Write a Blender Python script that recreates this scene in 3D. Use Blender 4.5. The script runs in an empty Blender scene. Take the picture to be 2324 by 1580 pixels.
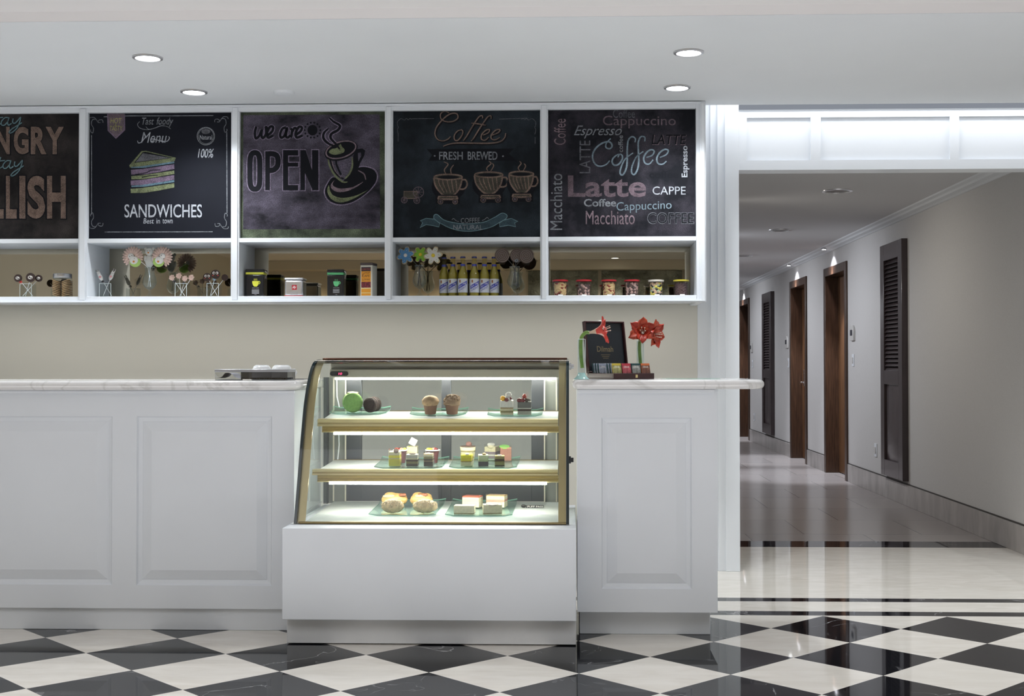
import bpy, math, random
from mathutils import Vector, Matrix
random.seed(7)
PI = math.pi
sc = bpy.context.scene
col = sc.collection
# ------------------------------------------------------------------ camera
IMW, IMH = 2324, 1580
FL, YAW, PITCH, ROLL, CH = 2893.4, 0.0320, 0.01672, -0.00067, 1.1553
PDX, PDY = 38.7, -8.44
cy_, sy_, cp_, sp_ = math.cos(YAW), math.sin(YAW), math.cos(PITCH), math.sin(PITCH)
fw = Vector((-sy_*cp_, cy_*cp_, sp_)); r0 = Vector((cy_, sy_, 0)); u0 = r0.cross(fw)
rt = math.cos(ROLL)*r0 + math.sin(ROLL)*u0
up = -math.sin(ROLL)*r0 + math.cos(ROLL)*u0
cam = bpy.data.cameras.new('camera'); camo = bpy.data.objects.new('camera', cam); col.objects.link(camo)
cam.sensor_fit = 'HORIZONTAL'; cam.sensor_width = 36.0; cam.lens = FL/IMW*36.0
cam.shift_x = -PDX/IMW; cam.shift_y = PDY/IMW
cam.clip_start = 0.05; cam.clip_end = 200
m3 = Matrix((rt, up, -fw)).transposed()
camo.matrix_world = Matrix.Translation((0, 0, CH)) @ m3.to_4x4()
sc.camera = camo
CP = Vector((0, 0, CH))
# ------------------------------------------------------------------ view and light
sc.view_settings.view_transform = 'Standard'; sc.view_settings.look = 'None'
sc.view_settings.gamma = 1.0; sc.view_settings.use_curve_mapping = False
sc.view_settings.exposure = 0.0
sc.cycles.use_denoising = True
sc.cycles.max_bounces = 10; sc.cycles.transparent_max_bounces = 24
sc.cycles.caustics_reflective = False; sc.cycles.caustics_refractive = False
sc.cycles.sample_clamp_indirect = 6.0
wd = bpy.data.worlds.new('world'); sc.world = wd; wd.use_nodes = True
wd.node_tree.nodes['Background'].inputs[0].default_value = (0.80, 0.87, 1.0, 1)
wd.node_tree.nodes['Background'].inputs[1].default_value = 0.3

def area(name, loc, size, power, color=(1, 1, 1), rot=(0, 0, 0)):
    l = bpy.data.lights.new(name, 'AREA'); l.shape = 'RECTANGLE'; l.size, l.size_y = size
    l.energy = power; l.color = color
    o = bpy.data.objects.new(name, l); o.location = loc; o.rotation_euler = rot; col.objects.link(o); return o
def spot(name, loc, power, angle, blend=.5, color=(1, 1, 1), rot=(0, 0, 0), r=.03):
    l = bpy.data.lights.new(name, 'SPOT'); l.energy = power; l.spot_size = angle; l.spot_blend = blend
    l.color = color; l.shadow_soft_size = r
    o = bpy.data.objects.new(name, l); o.location = loc; o.rotation_euler = rot; col.objects.link(o); return o
# added fill lamps standing in for the unseen lobby lighting
for x_ in (-2.4, 1.6):
    l_ = area('lobby_fill', (x_, 1.7, 2.59), (3.0, 3.0), 52, (0.93, 0.96, 1.0)); l_.data.spread = math.radians(135)
area('floor_fill', (-0.2, 3.65, 0.03), (6.8, 0.8), 60, (0.94, 0.95, 1.0), (math.radians(180), 0, 0))  # made-up fill at floor level, faces up to brighten the ceiling
# light strip in the cove above the corridor lintel
area('cove_light', (2.0, 7.07, 2.70), (2.45, 0.10), 7.8, (0.96, 0.98, 1.0))

# ------------------------------------------------------------------ geometry helpers
def ray(px, py):
    return (rt*((px-IMW/2-PDX)/FL) - up*((py-IMH/2-PDY)/FL) + fw)
def W(px, py, Y=None, X=None, Z=None):
    d = ray(px, py)
    t = Y/d.y if Y is not None else X/d.x if X is not None else (Z-CH)/d.z
    return CP + d*t
def PJ(p):
    q = Vector(p)-CP; z = q.dot(fw)
    return (IMW/2+PDX+FL*q.dot(rt)/z, IMH/2+PDY-FL*q.dot(up)/z)

class MB:
    def __init__(s): s.v = []; s.f = []; s.m = []
    def add(s, vs, fs, mi=0, M=None):
        b = len(s.v)
        s.v += [tuple(M @ Vector(q)) if M else tuple(q) for q in vs]
        s.f += [tuple(b+i for i in f) for f in fs]; s.m += [mi]*len(fs); return s
    def box(s, x0, x1, y0, y1, z0, z1, mi=0, M=None):
        vs = [(x, y, z) for z in (z0, z1) for y in (y0, y1) for x in (x0, x1)]
        return s.add(vs, [(0, 2, 3, 1), (4, 5, 7, 6), (0, 1, 5, 4), (2, 6, 7, 3), (0, 4, 6, 2), (1, 3, 7, 5)], mi, M)
    def quad(s, a, b, c, d, mi=0): return s.add([a, b, c, d], [(0, 1, 2, 3)], mi)
    def prism(s, pts, a, b, axis='z', mi=0, M=None):
        n = len(pts)
        def P(p, h): return (p[0], p[1], h) if axis == 'z' else (p[0], h, p[1]) if axis == 'y' else (h, p[0], p[1])
        vs = [P(p, a) for p in pts]+[P(p, b) for p in pts]
        fs = [tuple(range(n))[::-1], tuple(range(n, 2*n))]+[(i, (i+1) % n, n+(i+1) % n, n+i) for i in range(n)]
        return s.add(vs, fs, mi, M)
    def lathe(s, prof, seg=24, mi=0, M=None, sx=1, sy=1, cap=True):
        vs = []; fs = []
        for r, z in prof:
            for k in range(seg):
                a = 2*PI*k/seg; vs.append((r*math.cos(a)*sx, r*math.sin(a)*sy, z))
        for i in range(len(prof)-1):
            for k in range(seg):
                k2 = (k+1) % seg
                fs.append((i*seg+k, i*seg+k2, (i+1)*seg+k2, (i+1)*seg+k))
        if cap and prof[0][0] > 1e-6: fs.append(tuple(range(seg))[::-1])
        if cap and prof[-1][0] > 1e-6: fs.append(tuple(range((len(prof)-1)*seg, len(prof)*seg)))
        return s.add(vs, fs, mi, M)
    def tube(s, pts, r, seg=8, mi=0, M=None):
        pts = [Vector(p) for p in pts]; n = len(pts); vs = []; fs = []
        rs = r if isinstance(r, (list, tuple)) else [r]*n
        ref = Vector((0.31, .53, .79))
        for i, p in enumerate(pts):
            t = (pts[min(i+1, n-1)]-pts[max(i-1, 0)]).normalized()
            a = t.cross(ref)
            if a.length < .05: a = t.cross(Vector((1, 0, 0)))
            a.normalize(); b = t.cross(a)
            for k in range(seg):
                q = 2*PI*k/seg; vs.append(p+(a*math.cos(q)+b*math.sin(q))*rs[i])
        for i in range(n-1):
            for k in range(seg):
                k2 = (k+1) % seg; fs.append((i*seg+k, i*seg+k2, (i+1)*seg+k2, (i+1)*seg+k))
        fs.append(tuple(range(seg))[::-1]); fs.append(tuple(range((n-1)*seg, n*seg)))
        return s.add(vs, fs, mi, M)
    def ball(s, c, rx, ry=None, rz=None, seg=12, rings=8, mi=0, amp=0, seed=0, M=None):
        ry = rx if ry is None else ry; rz = rx if rz is None else rz
        rnd = random.Random(seed); vs = [(c[0], c[1], c[2]-rz)]; fs = []
        for i in range(1, rings):
            th = PI*i/rings
            for k in range(seg):
                a = 2*PI*k/seg; q = 1+amp*(rnd.random()*2-1)
                vs.append((c[0]+rx*q*math.sin(th)*math.cos(a), c[1]+ry*q*math.sin(th)*math.sin(a), c[2]-rz*q*math.cos(th)))
        vs.append((c[0], c[1], c[2]+rz)); L = len(vs)-1
        for k in range(seg): fs.append((0, 1+(k+1) % seg, 1+k))
        for i in range(rings-2):
            for k in range(seg):
                k2 = (k+1) % seg; b = 1+i*seg
                fs.append((b+k, b+k2, b+seg+k2, b+seg+k))
        b = 1+(rings-2)*seg
        for k in range(seg): fs.append((b+k, b+(k+1) % seg, L))
        return s.add(vs, fs, mi, M)
    def build(s, name, mats, parent=None, absolute=False, bevel=0, smooth=35, seg=2, label=None, kind=None):
        me = bpy.data.meshes.new(name)
        off = Vector((0, 0, 0))
        if absolute and parent is not None:
            q = parent
            while q is not None: off += q.location; q = q.parent
        me.from_pydata([tuple(Vector(p)-off) for p in s.v], [], s.f)
        if not isinstance(mats, (list, tuple)): mats = [mats]
        for m in mats: me.materials.append(m)
        if len(mats) > 1: me.polygons.foreach_set('material_index', s.m)
        if smooth:
            me.polygons.foreach_set('use_smooth', [True]*len(me.polygons))
            me.set_sharp_from_angle(angle=math.radians(smooth))
        me.update()
        o = bpy.data.objects.new(name, me); col.objects.link(o)
        if parent is not None: o.parent = parent
        if bevel:
            b = o.modifiers.new('edge', 'BEVEL'); b.width = bevel; b.segments = seg; b.limit_method = 'ANGLE'; b.angle_limit = math.radians(40)
        if label: o['label'] = label
        if kind: o['kind'] = kind
        return o

def struct(mb, name, mats, **k):
    return mb.build(name, mats, kind='structure', **k)
def thing(name, label, cat, loc=(0, 0, 0), group=None, rz=0):
    o = bpy.data.objects.new(name, None); o.empty_display_size = .05; col.objects.link(o)
    o.location = loc; o.rotation_euler = (0, 0, rz); o['label'] = label; o['category'] = cat
    if group: o['group'] = group
    return o
def tag(o, label, cat, group=None):
    o['label'] = label; o['category'] = cat
    if group: o['group'] = group
    return o
def dup(root, loc, label, rz=None, group=None):
    c = root.copy(); col.objects.link(c); c.location = loc; c['label'] = label
    if rz is not None: c.rotation_euler = (0, 0, rz)
    if group: c['group'] = group
    for ch in list(root.children):
        d = ch.copy(); col.objects.link(d); d.parent = c
        for g in list(ch.children):
            e = g.copy(); col.objects.link(e); e.parent = d
    return c

# ------------------------------------------------------------------ materials
def lin(h):
    if isinstance(h, str):
        h = h.lstrip('#'); v = [int(h[i:i+2], 16)/255 for i in (0, 2, 4)]
        return tuple(((c+.055)/1.055)**2.4 if c > .04045 else c/12.92 for c in v)
    return tuple(h)
MATS = {}
def mat(name, c, rough=.5, metal=0, spec=.5, noise=0, nscale=20, bump=0, bscale=80, emit=0, coat=0, stretch=None):
    if name in MATS: return MATS[name]
    m = bpy.data.materials.new(name); m.use_nodes = True; nt = m.node_tree; b = nt.nodes['Principled BSDF']
    c = lin(c); b.inputs['Base Color'].default_value = (*c, 1); b.inputs['Roughness'].default_value = rough
    b.inputs['Metallic'].default_value = metal; b.inputs['Specular IOR Level'].default_value = spec
    if coat: b.inputs['Coat Weight'].default_value = coat; b.inputs['Coat Roughness'].default_value = .05
    if emit: b.inputs['Emission Color'].default_value = (*c, 1); b.inputs['Emission Strength'].default_value = emit
    if noise or bump:
        g = nt.nodes.new('ShaderNodeTexCoord'); mp = nt.nodes.new('ShaderNodeMapping')
        nt.links.new(g.outputs['Object'], mp.inputs[0])
        if stretch: mp.inputs['Scale'].default_value = stretch
    if noise:
        n = nt.nodes.new('ShaderNodeTexNoise'); n.inputs['Scale'].default_value = nscale; n.inputs['Detail'].default_value = 4
        nt.links.new(mp.outputs[0], n.inputs['Vector'])
        rp = nt.nodes.new('ShaderNodeMapRange'); rp.inputs['From Min'].default_value = .3; rp.inputs['From Max'].default_value = .7
        rp.inputs['To Min'].default_value = 1-noise; rp.inputs['To Max'].default_value = 1+noise*.5
        nt.links.new(n.outputs['Fac'], rp.inputs['Value'])
        mx = nt.nodes.new('ShaderNodeMix'); mx.data_type = 'RGBA'; mx.blend_type = 'MULTIPLY'; mx.inputs['Factor'].default_value = 1
        mx.inputs['A'].default_value = (*c, 1); nt.links.new(rp.outputs[0], mx.inputs['B']); nt.links.new(mx.outputs['Result'], b.inputs['Base Color'])
    if bump:
        n2 = nt.nodes.new('ShaderNodeTexNoise'); n2.inputs['Scale'].default_value = bscale; n2.inputs['Detail'].default_value = 3
        nt.links.new(mp.outputs[0], n2.inputs['Vector'])
        bp = nt.nodes.new('ShaderNodeBump'); bp.inputs['Strength'].default_value = bump; bp.inputs['Distance'].default_value = .01
        nt.links.new(n2.outputs['Fac'], bp.inputs['Height']); nt.links.new(bp.outputs[0], b.inputs['Normal'])
    MATS[name] = m; return m
def glass(name, tint=(1, 1, 1), ior=1.45, rough=.0, gloss=(1, 1, 1)):
    """thin clear pane: straight-through tinted light plus a fresnel reflection"""
    if name in MATS: return MATS[name]
    m = bpy.data.materials.new(name); m.use_nodes = True; nt = m.node_tree; nt.nodes.remove(nt.nodes['Principled BSDF'])
    out = nt.nodes['Material Output']; t = nt.nodes.new('ShaderNodeBsdfTransparent'); g = nt.nodes.new('ShaderNodeBsdfGlossy')
    t.inputs[0].default_value = (*tint, 1); g.inputs['Color'].default_value = (*gloss, 1); g.inputs['Roughness'].default_value = rough
    lw = nt.nodes.new('ShaderNodeLayerWeight'); lw.inputs['Blend'].default_value = .5
    pw = nt.nodes.new('ShaderNodeMath'); pw.operation = 'POWER'; pw.inputs[1].default_value = 4.5; nt.links.new(lw.outputs['Facing'], pw.inputs[0])
    f = nt.nodes.new('ShaderNodeMath'); f.operation = 'MULTIPLY_ADD'; f0 = ((ior-1)/(ior+1))**2
    f.inputs[1].default_value = (1-f0)*.75; f.inputs[2].default_value = f0*1.2; nt.links.new(pw.outputs[0], f.inputs[0])
    mx = nt.nodes.new('ShaderNodeMixShader')
    nt.links.new(f.outputs[0], mx.inputs[0]); nt.links.new(t.outputs[0], mx.inputs[1]); nt.links.new(g.outputs[0], mx.inputs[2])
    nt.links.new(mx.outputs[0], out.inputs[0]); MATS[name] = m; return m
def chalk(name, c, lo=.3, base='#16171b', scale=330):
    if name in MATS: return MATS[name]
    m = mat(name, c, rough=.9, spec=.15); nt = m.node_tree; b = nt.nodes['Principled BSDF']
    g = nt.nodes.new('ShaderNodeTexCoord'); n = nt.nodes.new('ShaderNodeTexNoise'); n.inputs['Scale'].default_value = scale; n.inputs['Detail'].default_value = 2
    nt.links.new(g.outputs['Object'], n.inputs['Vector'])
    n3 = nt.nodes.new('ShaderNodeTexNoise'); n3.inputs['Scale'].default_value = 22; nt.links.new(g.outputs['Object'], n3.inputs['Vector'])
    ad = nt.nodes.new('ShaderNodeMath'); ad.operation = 'MULTIPLY_ADD'; ad.inputs[1].default_value = .6
    nt.links.new(n3.outputs['Fac'], ad.inputs[0]); nt.links.new(n.outputs['Fac'], ad.inputs[2])
    rp = nt.nodes.new('ShaderNodeMapRange'); rp.inputs['From Min'].default_value = .58; rp.inputs['From Max'].default_value = 1.0
    rp.inputs['To Min'].default_value = lo; rp.inputs['To Max'].default_value = 1.0
    nt.links.new(ad.outputs[0], rp.inputs['Value'])
    mx = nt.nodes.new('ShaderNodeMix'); mx.data_type = 'RGBA'; mx.inputs['A'].default_value = (*lin(base), 1); mx.inputs['B'].default_value = (*lin(c), 1)
    nt.links.new(rp.outputs[0], mx.inputs['Factor']); nt.links.new(mx.outputs['Result'], b.inputs['Base Color']); return m
def smudge(name, base, c, amt, coarse=6, stretch=(1, 1, 1), bias=.42):
    """blackboard paint with rubbed chalk"""
    m = mat(name, base, rough=.8, spec=.12); nt = m.node_tree; b = nt.nodes['Principled BSDF']
    g = nt.nodes.new('ShaderNodeTexCoord'); mp = nt.nodes.new('ShaderNodeMapping'); mp.inputs['Scale'].default_value = stretch
    nt.links.new(g.outputs['Object'], mp.inputs[0])
    n1 = nt.nodes.new('ShaderNodeTexNoise'); n1.inputs['Scale'].default_value = coarse; n1.inputs['Detail'].default_value = 6; n1.inputs['Roughness'].default_value = .62
    n2 = nt.nodes.new('ShaderNodeTexNoise'); n2.inputs['Scale'].default_value = 240; n2.inputs['Detail'].default_value = 2
    nt.links.new(mp.outputs[0], n1.inputs['Vector']); nt.links.new(g.outputs['Object'], n2.inputs['Vector'])
    r1 = nt.nodes.new('ShaderNodeMapRange'); r1.inputs['From Min'].default_value = bias; r1.inputs['From Max'].default_value = .72
    r2 = nt.nodes.new('ShaderNodeMapRange'); r2.inputs['From Min'].default_value = .35; r2.inputs['From Max'].default_value = .65; r2.inputs['To Min'].default_value = .35
    nt.links.new(n1.outputs['Fac'], r1.inputs['Value']); nt.links.new(n2.outputs['Fac'], r2.inputs['Value'])
    mu = nt.nodes.new('ShaderNodeMath'); mu.operation = 'MULTIPLY'; nt.links.new(r1.outputs[0], mu.inputs[0]); nt.links.new(r2.outputs[0], mu.inputs[1])
    m2 = nt.nodes.new('ShaderNodeMath'); m2.operation = 'MULTIPLY'; m2.inputs[1].default_value = amt; nt.links.new(mu.outputs[0], m2.inputs[0])
    mx = nt.nodes.new('ShaderNodeMix'); mx.data_type = 'RGBA'; mx.inputs['A'].default_value = (*lin(base), 1); mx.inputs['B'].default_value = (*lin(c), 1)
    nt.links.new(m2.outputs[0], mx.inputs['Factor']); nt.links.new(mx.outputs['Result'], b.inputs['Base Color']); return m

M_white = mat('white paint', (.74, .77, .81), .45, noise=.02, nscale=3)
M_trim = mat('white gloss trim', (.76, .79, .83), .35)
M_ceil = mat('ceiling paint', (.72, .745, .77), .8, noise=.03, nscale=1.2)
M_ceil2 = mat('lobby ceiling paint', (.76, .74, .74), .8)
M_beige = mat('beige wall paint', (.66, .645, .59), .7, noise=.02, nscale=2)
M_corr = mat('corridor wallpaper', (.56, .55, .54), .75, noise=.05, nscale=120)
M_skirt = mat('stone skirting', (.40, .375, .36), .3, noise=.25, nscale=9, stretch=(1, 1, .35))
M_wood = mat('dark walnut', (.055, .026, .014), .35, noise=.5, nscale=14, stretch=(6, 6, .35))
M_wood2 = mat('espresso lacquered wood', (.045, .03, .032), .3, noise=.3, nscale=12, stretch=(6, 6, .35), coat=.3)
M_chrome = mat('chrome', (.8, .8, .82), .12, 1)
M_gold = mat('brushed brass', (.33, .26, .135), .33, 1, noise=.12, nscale=6)
M_rail = mat('satin brass rail', (.62, .52, .29), .42, .85)
M_goldd = mat('dark bronze', (.10, .05, .035), .2, .8)
M_black = mat('black plastic', (.015, .015, .018), .35)
M_blackedge = mat('black glass edge', (.01, .02, .022), .06)
M_lamp = mat('lamp glow', (.95, .98, 1.0), .5, emit=14)
M_ring = mat('lamp ring', (.62, .62, .64), .25, .6)
M_glass = glass('clear pane', (.93, .965, .955), 1.35)
M_vase = glass('vase glass', (.93, .96, .965), 1.38)
M_plate = glass('green plate glass', (.86, .95, .92), 1.3)
M_film = glass('clear wrap', (.93, .93, .93), 1.32, .08)
M_mirror = mat('bronze mirror', (.50, .455, .36), .0, 1)
# ------------------------------------------------------------------ floor material
def marble_white():
    m = bpy.data.materials.new('white marble'); m.use_nodes = True; nt = m.node_tree; b = nt.nodes['Principled BSDF']
    b.inputs['Roughness'].default_value = .15; b.inputs['Specular IOR Level'].default_value = .45
    g = nt.nodes.new('ShaderNodeTexCoord'); n = nt.nodes.new('ShaderNodeTexNoise'); n.inputs['Scale'].default_value = 3.2; n.inputs['Detail'].default_value = 7; n.inputs['Distortion'].default_value = 1.6
    nt.links.new(g.outputs['Object'], n.inputs['Vector'])
    s = nt.nodes.new('ShaderNodeMath'); s.operation = 'SUBTRACT'; s.inputs[1].default_value = .5; nt.links.new(n.outputs['Fac'], s.inputs[0])
    a = nt.nodes.new('ShaderNodeMath'); a.operation = 'ABSOLUTE'; nt.links.new(s.outputs[0], a.inputs[0])
    r = nt.nodes.new('ShaderNodeMapRange'); r.inputs['From Max'].default_value = .035; r.inputs['To Min'].default_value = .55; r.inputs['To Max'].default_value = 0
    nt.links.new(a.outputs[0], r.inputs['Value'])
    mx = nt.nodes.new('ShaderNodeMix'); mx.data_type = 'RGBA'; mx.inputs['A'].default_value = (.76, .75, .745, 1); mx.inputs['B'].default_value = (.50, .49, .47, 1)
    nt.links.new(r.outputs[0], mx.inputs['Factor']); nt.links.new(mx.outputs['Result'], b.inputs['Base Color']); return m
M_marble = marble_white()
TD = .5657; TX0, TY0 = 1.16474, 5.93694
YB = [W(1700, y, Z=0).y for y in (1396.5, 1387.0, 1365.0, 1357.0, 1241.5, 1228.0)]
def floor_mat():
    m = bpy.data.materials.new('marble floor'); m.use_nodes = True; nt = m.node_tree; N = nt.nodes.new; L = nt.links.new
    b = nt.nodes['Principled BSDF']
    ge = N('ShaderNodeNewGeometry'); sp = N('ShaderNodeSeparateXYZ'); L(ge.outputs['Position'], sp.inputs[0])
    def mth(op, a, c=None):
        n = N('ShaderNodeMath'); n.operation = op
        for i, q in enumerate((a, c)):
            if q is None: continue
            if isinstance(q, (int, float)): n.inputs[i].default_value = q
            else: L(q, n.inputs[i])
        return n.outputs[0]
    def mixc(f, a, c):
        n = N('ShaderNodeMix'); n.data_type = 'RGBA'
        for k, q in (('Factor', f), ('A', a), ('B', c)):
            if isinstance(q, tuple): n.inputs[k].default_value = (*q, 1)
            elif isinstance(q, (int, float)): n.inputs[k].default_value = q
            else: L(q, n.inputs[k])
        return n.outputs['Result']
    def noise(scale, detail=4, dist=0, vec=None):
        n = N('ShaderNodeTexNoise'); n.inputs['Scale'].default_value = scale; n.inputs['Detail'].default_value = detail; n.inputs['Distortion'].default_value = dist
        L(vec or ge.outputs['Position'], n.inputs['Vector']); return n.outputs['Fac']
    def rng(v, a, c, d=0, e=1):
        n = N('ShaderNodeMapRange'); L(v, n.inputs['Value'])
        for k, q in (('From Min', a), ('From Max', c), ('To Min', d), ('To Max', e)): n.inputs[k].default_value = q
        return n.outputs[0]
    X, Y = sp.outputs['X'], sp.outputs['Y']
    dx = mth('SUBTRACT', X, TX0); dy = mth('SUBTRACT', Y, TY0)
    a = mth('DIVIDE', mth('ADD', dx, dy), TD); c = mth('DIVIDE', mth('SUBTRACT', dx, dy), TD)
    fa, fc = mth('FLOOR', a), mth('FLOOR', c)
    par = mth('ABSOLUTE', mth('MODULO', mth('ADD', fa, fc), 2.0))
    chk = mth('GREATER_THAN', par, .5)
    inchk = mth('LESS_THAN', Y, TY0+.004)
    black = mth('MULTIPLY', chk, inchk)
    def band(y0, y1): return mth('MULTIPLY', mth('GREATER_THAN', Y, y0), mth('LESS_THAN', Y, y1))
    for i in (0, 2, 4): black = mth('MAXIMUM', black, band(YB[i], YB[i+1]))
    # per tile offset for the stone figure
    cmb = N('ShaderNodeCombineXYZ'); L(mth('ADD', X, mth('MULTIPLY', fa, 3.7)), cmb.inputs[0]); L(mth('ADD', Y, mth('MULTIPLY', fc, 5.3)), cmb.inputs[1]); L(mth('MULTIPLY', fa, 1.3), cmb.inputs[2])
    tv = cmb.outputs[0]
    mpg = N('ShaderNodeMapping'); L(tv, mpg.inputs[0]); mpg.inputs['Scale'].default_value = (1, 3.2, 1)
    cr = mixc(rng(noise(5, 8, .6, mpg.outputs[0]), .3, .7), (.66, .61, .545), (.78, .74, .68))
    cr = mixc(rng(noise(1.0, 2, 0, tv), .35, .65, 0, .5), cr, (.74, .71, .65))
    v1 = mth('ABSOLUTE', mth('SUBTRACT', noise(1.7, 6, 1.2, tv), .5)); vein = rng(v1, 0, .006, .8, 0)
    vein = mth('MULTIPLY', vein, rng(noise(2.3, 2, 0, tv), .52, .68))
    v2 = mth('ABSOLUTE', mth('SUBTRACT', noise(5, 3, .5, tv), .5)); vein = mth('MAXIMUM', vein, mth('MULTIPLY', rng(v2, 0, .01, .35, 0), rng(noise(3, 2, 0, tv), .55, .7)))
    bk = mixc(vein, (.009, .0095, .012), (.55, .55, .56))
    base = mixc(black, cr, bk)
    # corridor stone tiles past the threshold
    cor = mth('GREATER_THAN', Y, YB[5])
    br = N('ShaderNodeTexBrick'); br.offset = 0.5; L(ge.outputs['Position'], br.inputs['Vector'])
    for k, q in (('Scale', 1.0), ('Mortar Size', .004), ('Brick Width', .8), ('Row Height', .8)): br.inputs[k].default_value = q
    br.inputs['Color1'].default_value = (.33, .30, .285, 1); br.inputs['Color2'].default_value = (.29, .265, .255, 1); br.inputs['Mortar'].default_value = (.16, .15, .14, 1)
    base = mixc(cor, base, br.outputs['Color'])
    # tile joints in the cream area behind the bands
    L(base, b.inputs['Base Color'])
    L(rng(cor, 0, 1, .035, .2), b.inputs['Roughness'])
    b.inputs['Specular IOR Level'].default_value = .26
    bp = N('ShaderNodeBump'); bp.inputs['Strength'].default_value = .012; bp.inputs['Distance'].default_value = .02; L(noise(2.2, 2), bp.inputs['Height']); L(bp.outputs[0], b.inputs['Normal'])
    return m
# ------------------------------------------------------------------ room shell
XW = 2.7726                     # right wall of the corridor
YF = 6.85                       # front of the wall shelving
YM = 7.19                       # mirrors
YP = 7.2                        # pilaster and lintel plane
XL, XR, YBK = -4.6, 4.6, -3.4
ZC = W(900, 236, Y=6.86).z      # ceiling over the counter
YD = W(1162, 40, Z=ZC).y        # its front edge
XPR = W(1678, 600, Y=YP).x      # corridor side of the pilaster
YE = 26.0
fl = MB(); fl.quad((XL, YBK, 0), (XR, YBK, 0), (XR, YE, 0), (XL, YE, 0)); struct(fl, 'floor', floor_mat(), smooth=0)
XUR = W(1596, 400, Y=YF).x      # right end of the shelving
c = MB(); c.box(XL, XUR+.01, YD, 7.3, ZC, ZC+.12); c.box(XUR+.01, XR, YD, 6.95, ZC, ZC+.12); struct(c, 'ceiling', M_ceil, smooth=0)
ZL = W(1162, 21, Y=YD).z
c = MB(); c.box(XL, XR, YBK, YD-.002, ZL, ZL+.1)
c.prism([(YD-.03, ZL), (YD, ZL), (YD, ZC+.002)], XL, XR, axis='x'); struct(c, 'ceiling_lobby', M_ceil2, smooth=0)
c = MB(); c.box(XUR+.01, XR, 6.94, 7.36, ZC+.17, ZC+.2); struct(c, 'ceiling_cove', M_ceil, smooth=0)
XBE = W(1585, 760, Y=7.24).x
wb = MB(); wb.box(XL, XBE, 7.24, 7.36, 0, ZC+.1); struct(wb, 'wall_back', M_beige, smooth=0)
# pilaster with stepped fluting
def xat(px, Y=YP): return W(px, 700, Y=Y).x
st = [(1583, 7.235), (1613, 7.235), (1613, 7.222), (1629, 7.222), (1629, 7.206), (1646, 7.206), (1646, 7.194), (1678, 7.194)]
pts = [(xat(a, y), y) for a, y in st]+[(XPR, 7.5), (xat(1583), 7.5)]
pl = MB(); pl.prism(pts, 0, ZC+.17); struct(pl, 'wall_pilaster', M_trim, smooth=0, bevel=.002)
# lintel over the corridor
zl0 = W(1900, 385, Y=YP).z; zl1 = ZC+.02
lt = MB(); X0 = XPR-.001
xs = [(W(a, 300, Y=YP).x, W(b, 300, Y=YP).x) for a, b in ((1695, 1840), (1863, 2156), (2177, 2420))]
zp0, zp1 = W(1900, 363, Y=YP).z, W(1900, 266, Y=YP).z
lt.box(X0, XR, YP, 7.34, zl0, zp0); lt.box(X0, XR, YP, 7.34, zp1, zl1)
prev = X0
for a, b in xs+[(XR, XR)]:
    lt.box(prev, a, YP, 7.34, zp0, zp1); prev = b
    if b > a: lt.box(a, b, YP+.018, 7.34, zp0, zp1)
lt.box(X0, XR, YP-.012, YP, W(1900, 249, Y=YP).z, zl1)
struct(lt, 'wall_lintel', M_trim, smooth=0, bevel=.0025)
# lobby walls behind the camera (seen in the mirrors)
def stone_mat():
    m = mat('split stone cladding', (.12, .125, .105), .85); nt = m.node_tree; b = nt.nodes['Principled BSDF']
    g = nt.nodes.new('ShaderNodeTexCoord'); v = nt.nodes.new('ShaderNodeTexVoronoi'); v.inputs['Scale'].default_value = 4.5
    n = nt.nodes.new('ShaderNodeTexNoise'); n.inputs['Scale'].default_value = 9; n.inputs['Detail'].default_value = 6
    nt.links.new(g.outputs['Object'], v.inputs['Vector']); nt.links.new(g.outputs['Object'], n.inputs['Vector'])
    mx = nt.nodes.new('ShaderNodeMix'); mx.data_type = 'RGBA'; mx.inputs['A'].default_value = (.46, .48, .41, 1); mx.inputs['B'].default_value = (.14, .15, .125, 1)
    nt.links.new(v.outputs['Distance'], mx.inputs['Factor']); nt.links.new(mx.outputs['Result'], b.inputs['Base Color'])
    ad = nt.nodes.new('ShaderNodeMath'); ad.operation = 'SUBTRACT'; nt.links.new(n.outputs['Fac'], ad.inputs[0]); nt.links.new(v.outputs['Distance'], ad.inputs[1])
    bp = nt.nodes.new('ShaderNodeBump'); bp.inputs['Strength'].default_value = 1; bp.inputs['Distance'].default_value = .12
    nt.links.new(ad.outputs[0], bp.inputs['Height']); nt.links.new(bp.outputs[0], b.inputs['Normal']); return m
w = MB(); w.box(XL, XR, YBK-.1, YBK, 0, ZL); struct(w, 'wall_front', mat('lobby wall paint', (.62, .56, .46), .7), smooth=0)
w = MB()
for a, b in ((-.58, .39), (.443, 1.557), (1.61, 3.1)): w.box(a, b, YBK, YBK+.04, .1, 2.475)
struct(w, 'wall_front_stone', stone_mat(), smooth=0)
w = MB(); w.box(XL, XR, YBK+.0, YBK+.3, 2.48, ZL-.002); struct(w, 'trim_1', mat('lobby wall paint', (.6, .55, .45)), smooth=0)
w = MB(); w.box(XL-.1, XL, YBK, 7.36, 0, ZL+.1); struct(w, 'wall_left', M_beige, smooth=0)
w = MB(); w.box(XR, XR+.1, YBK, 7.36, 0, ZC+.3); struct(w, 'wall_lobby_right', M_beige, smooth=0)
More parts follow.
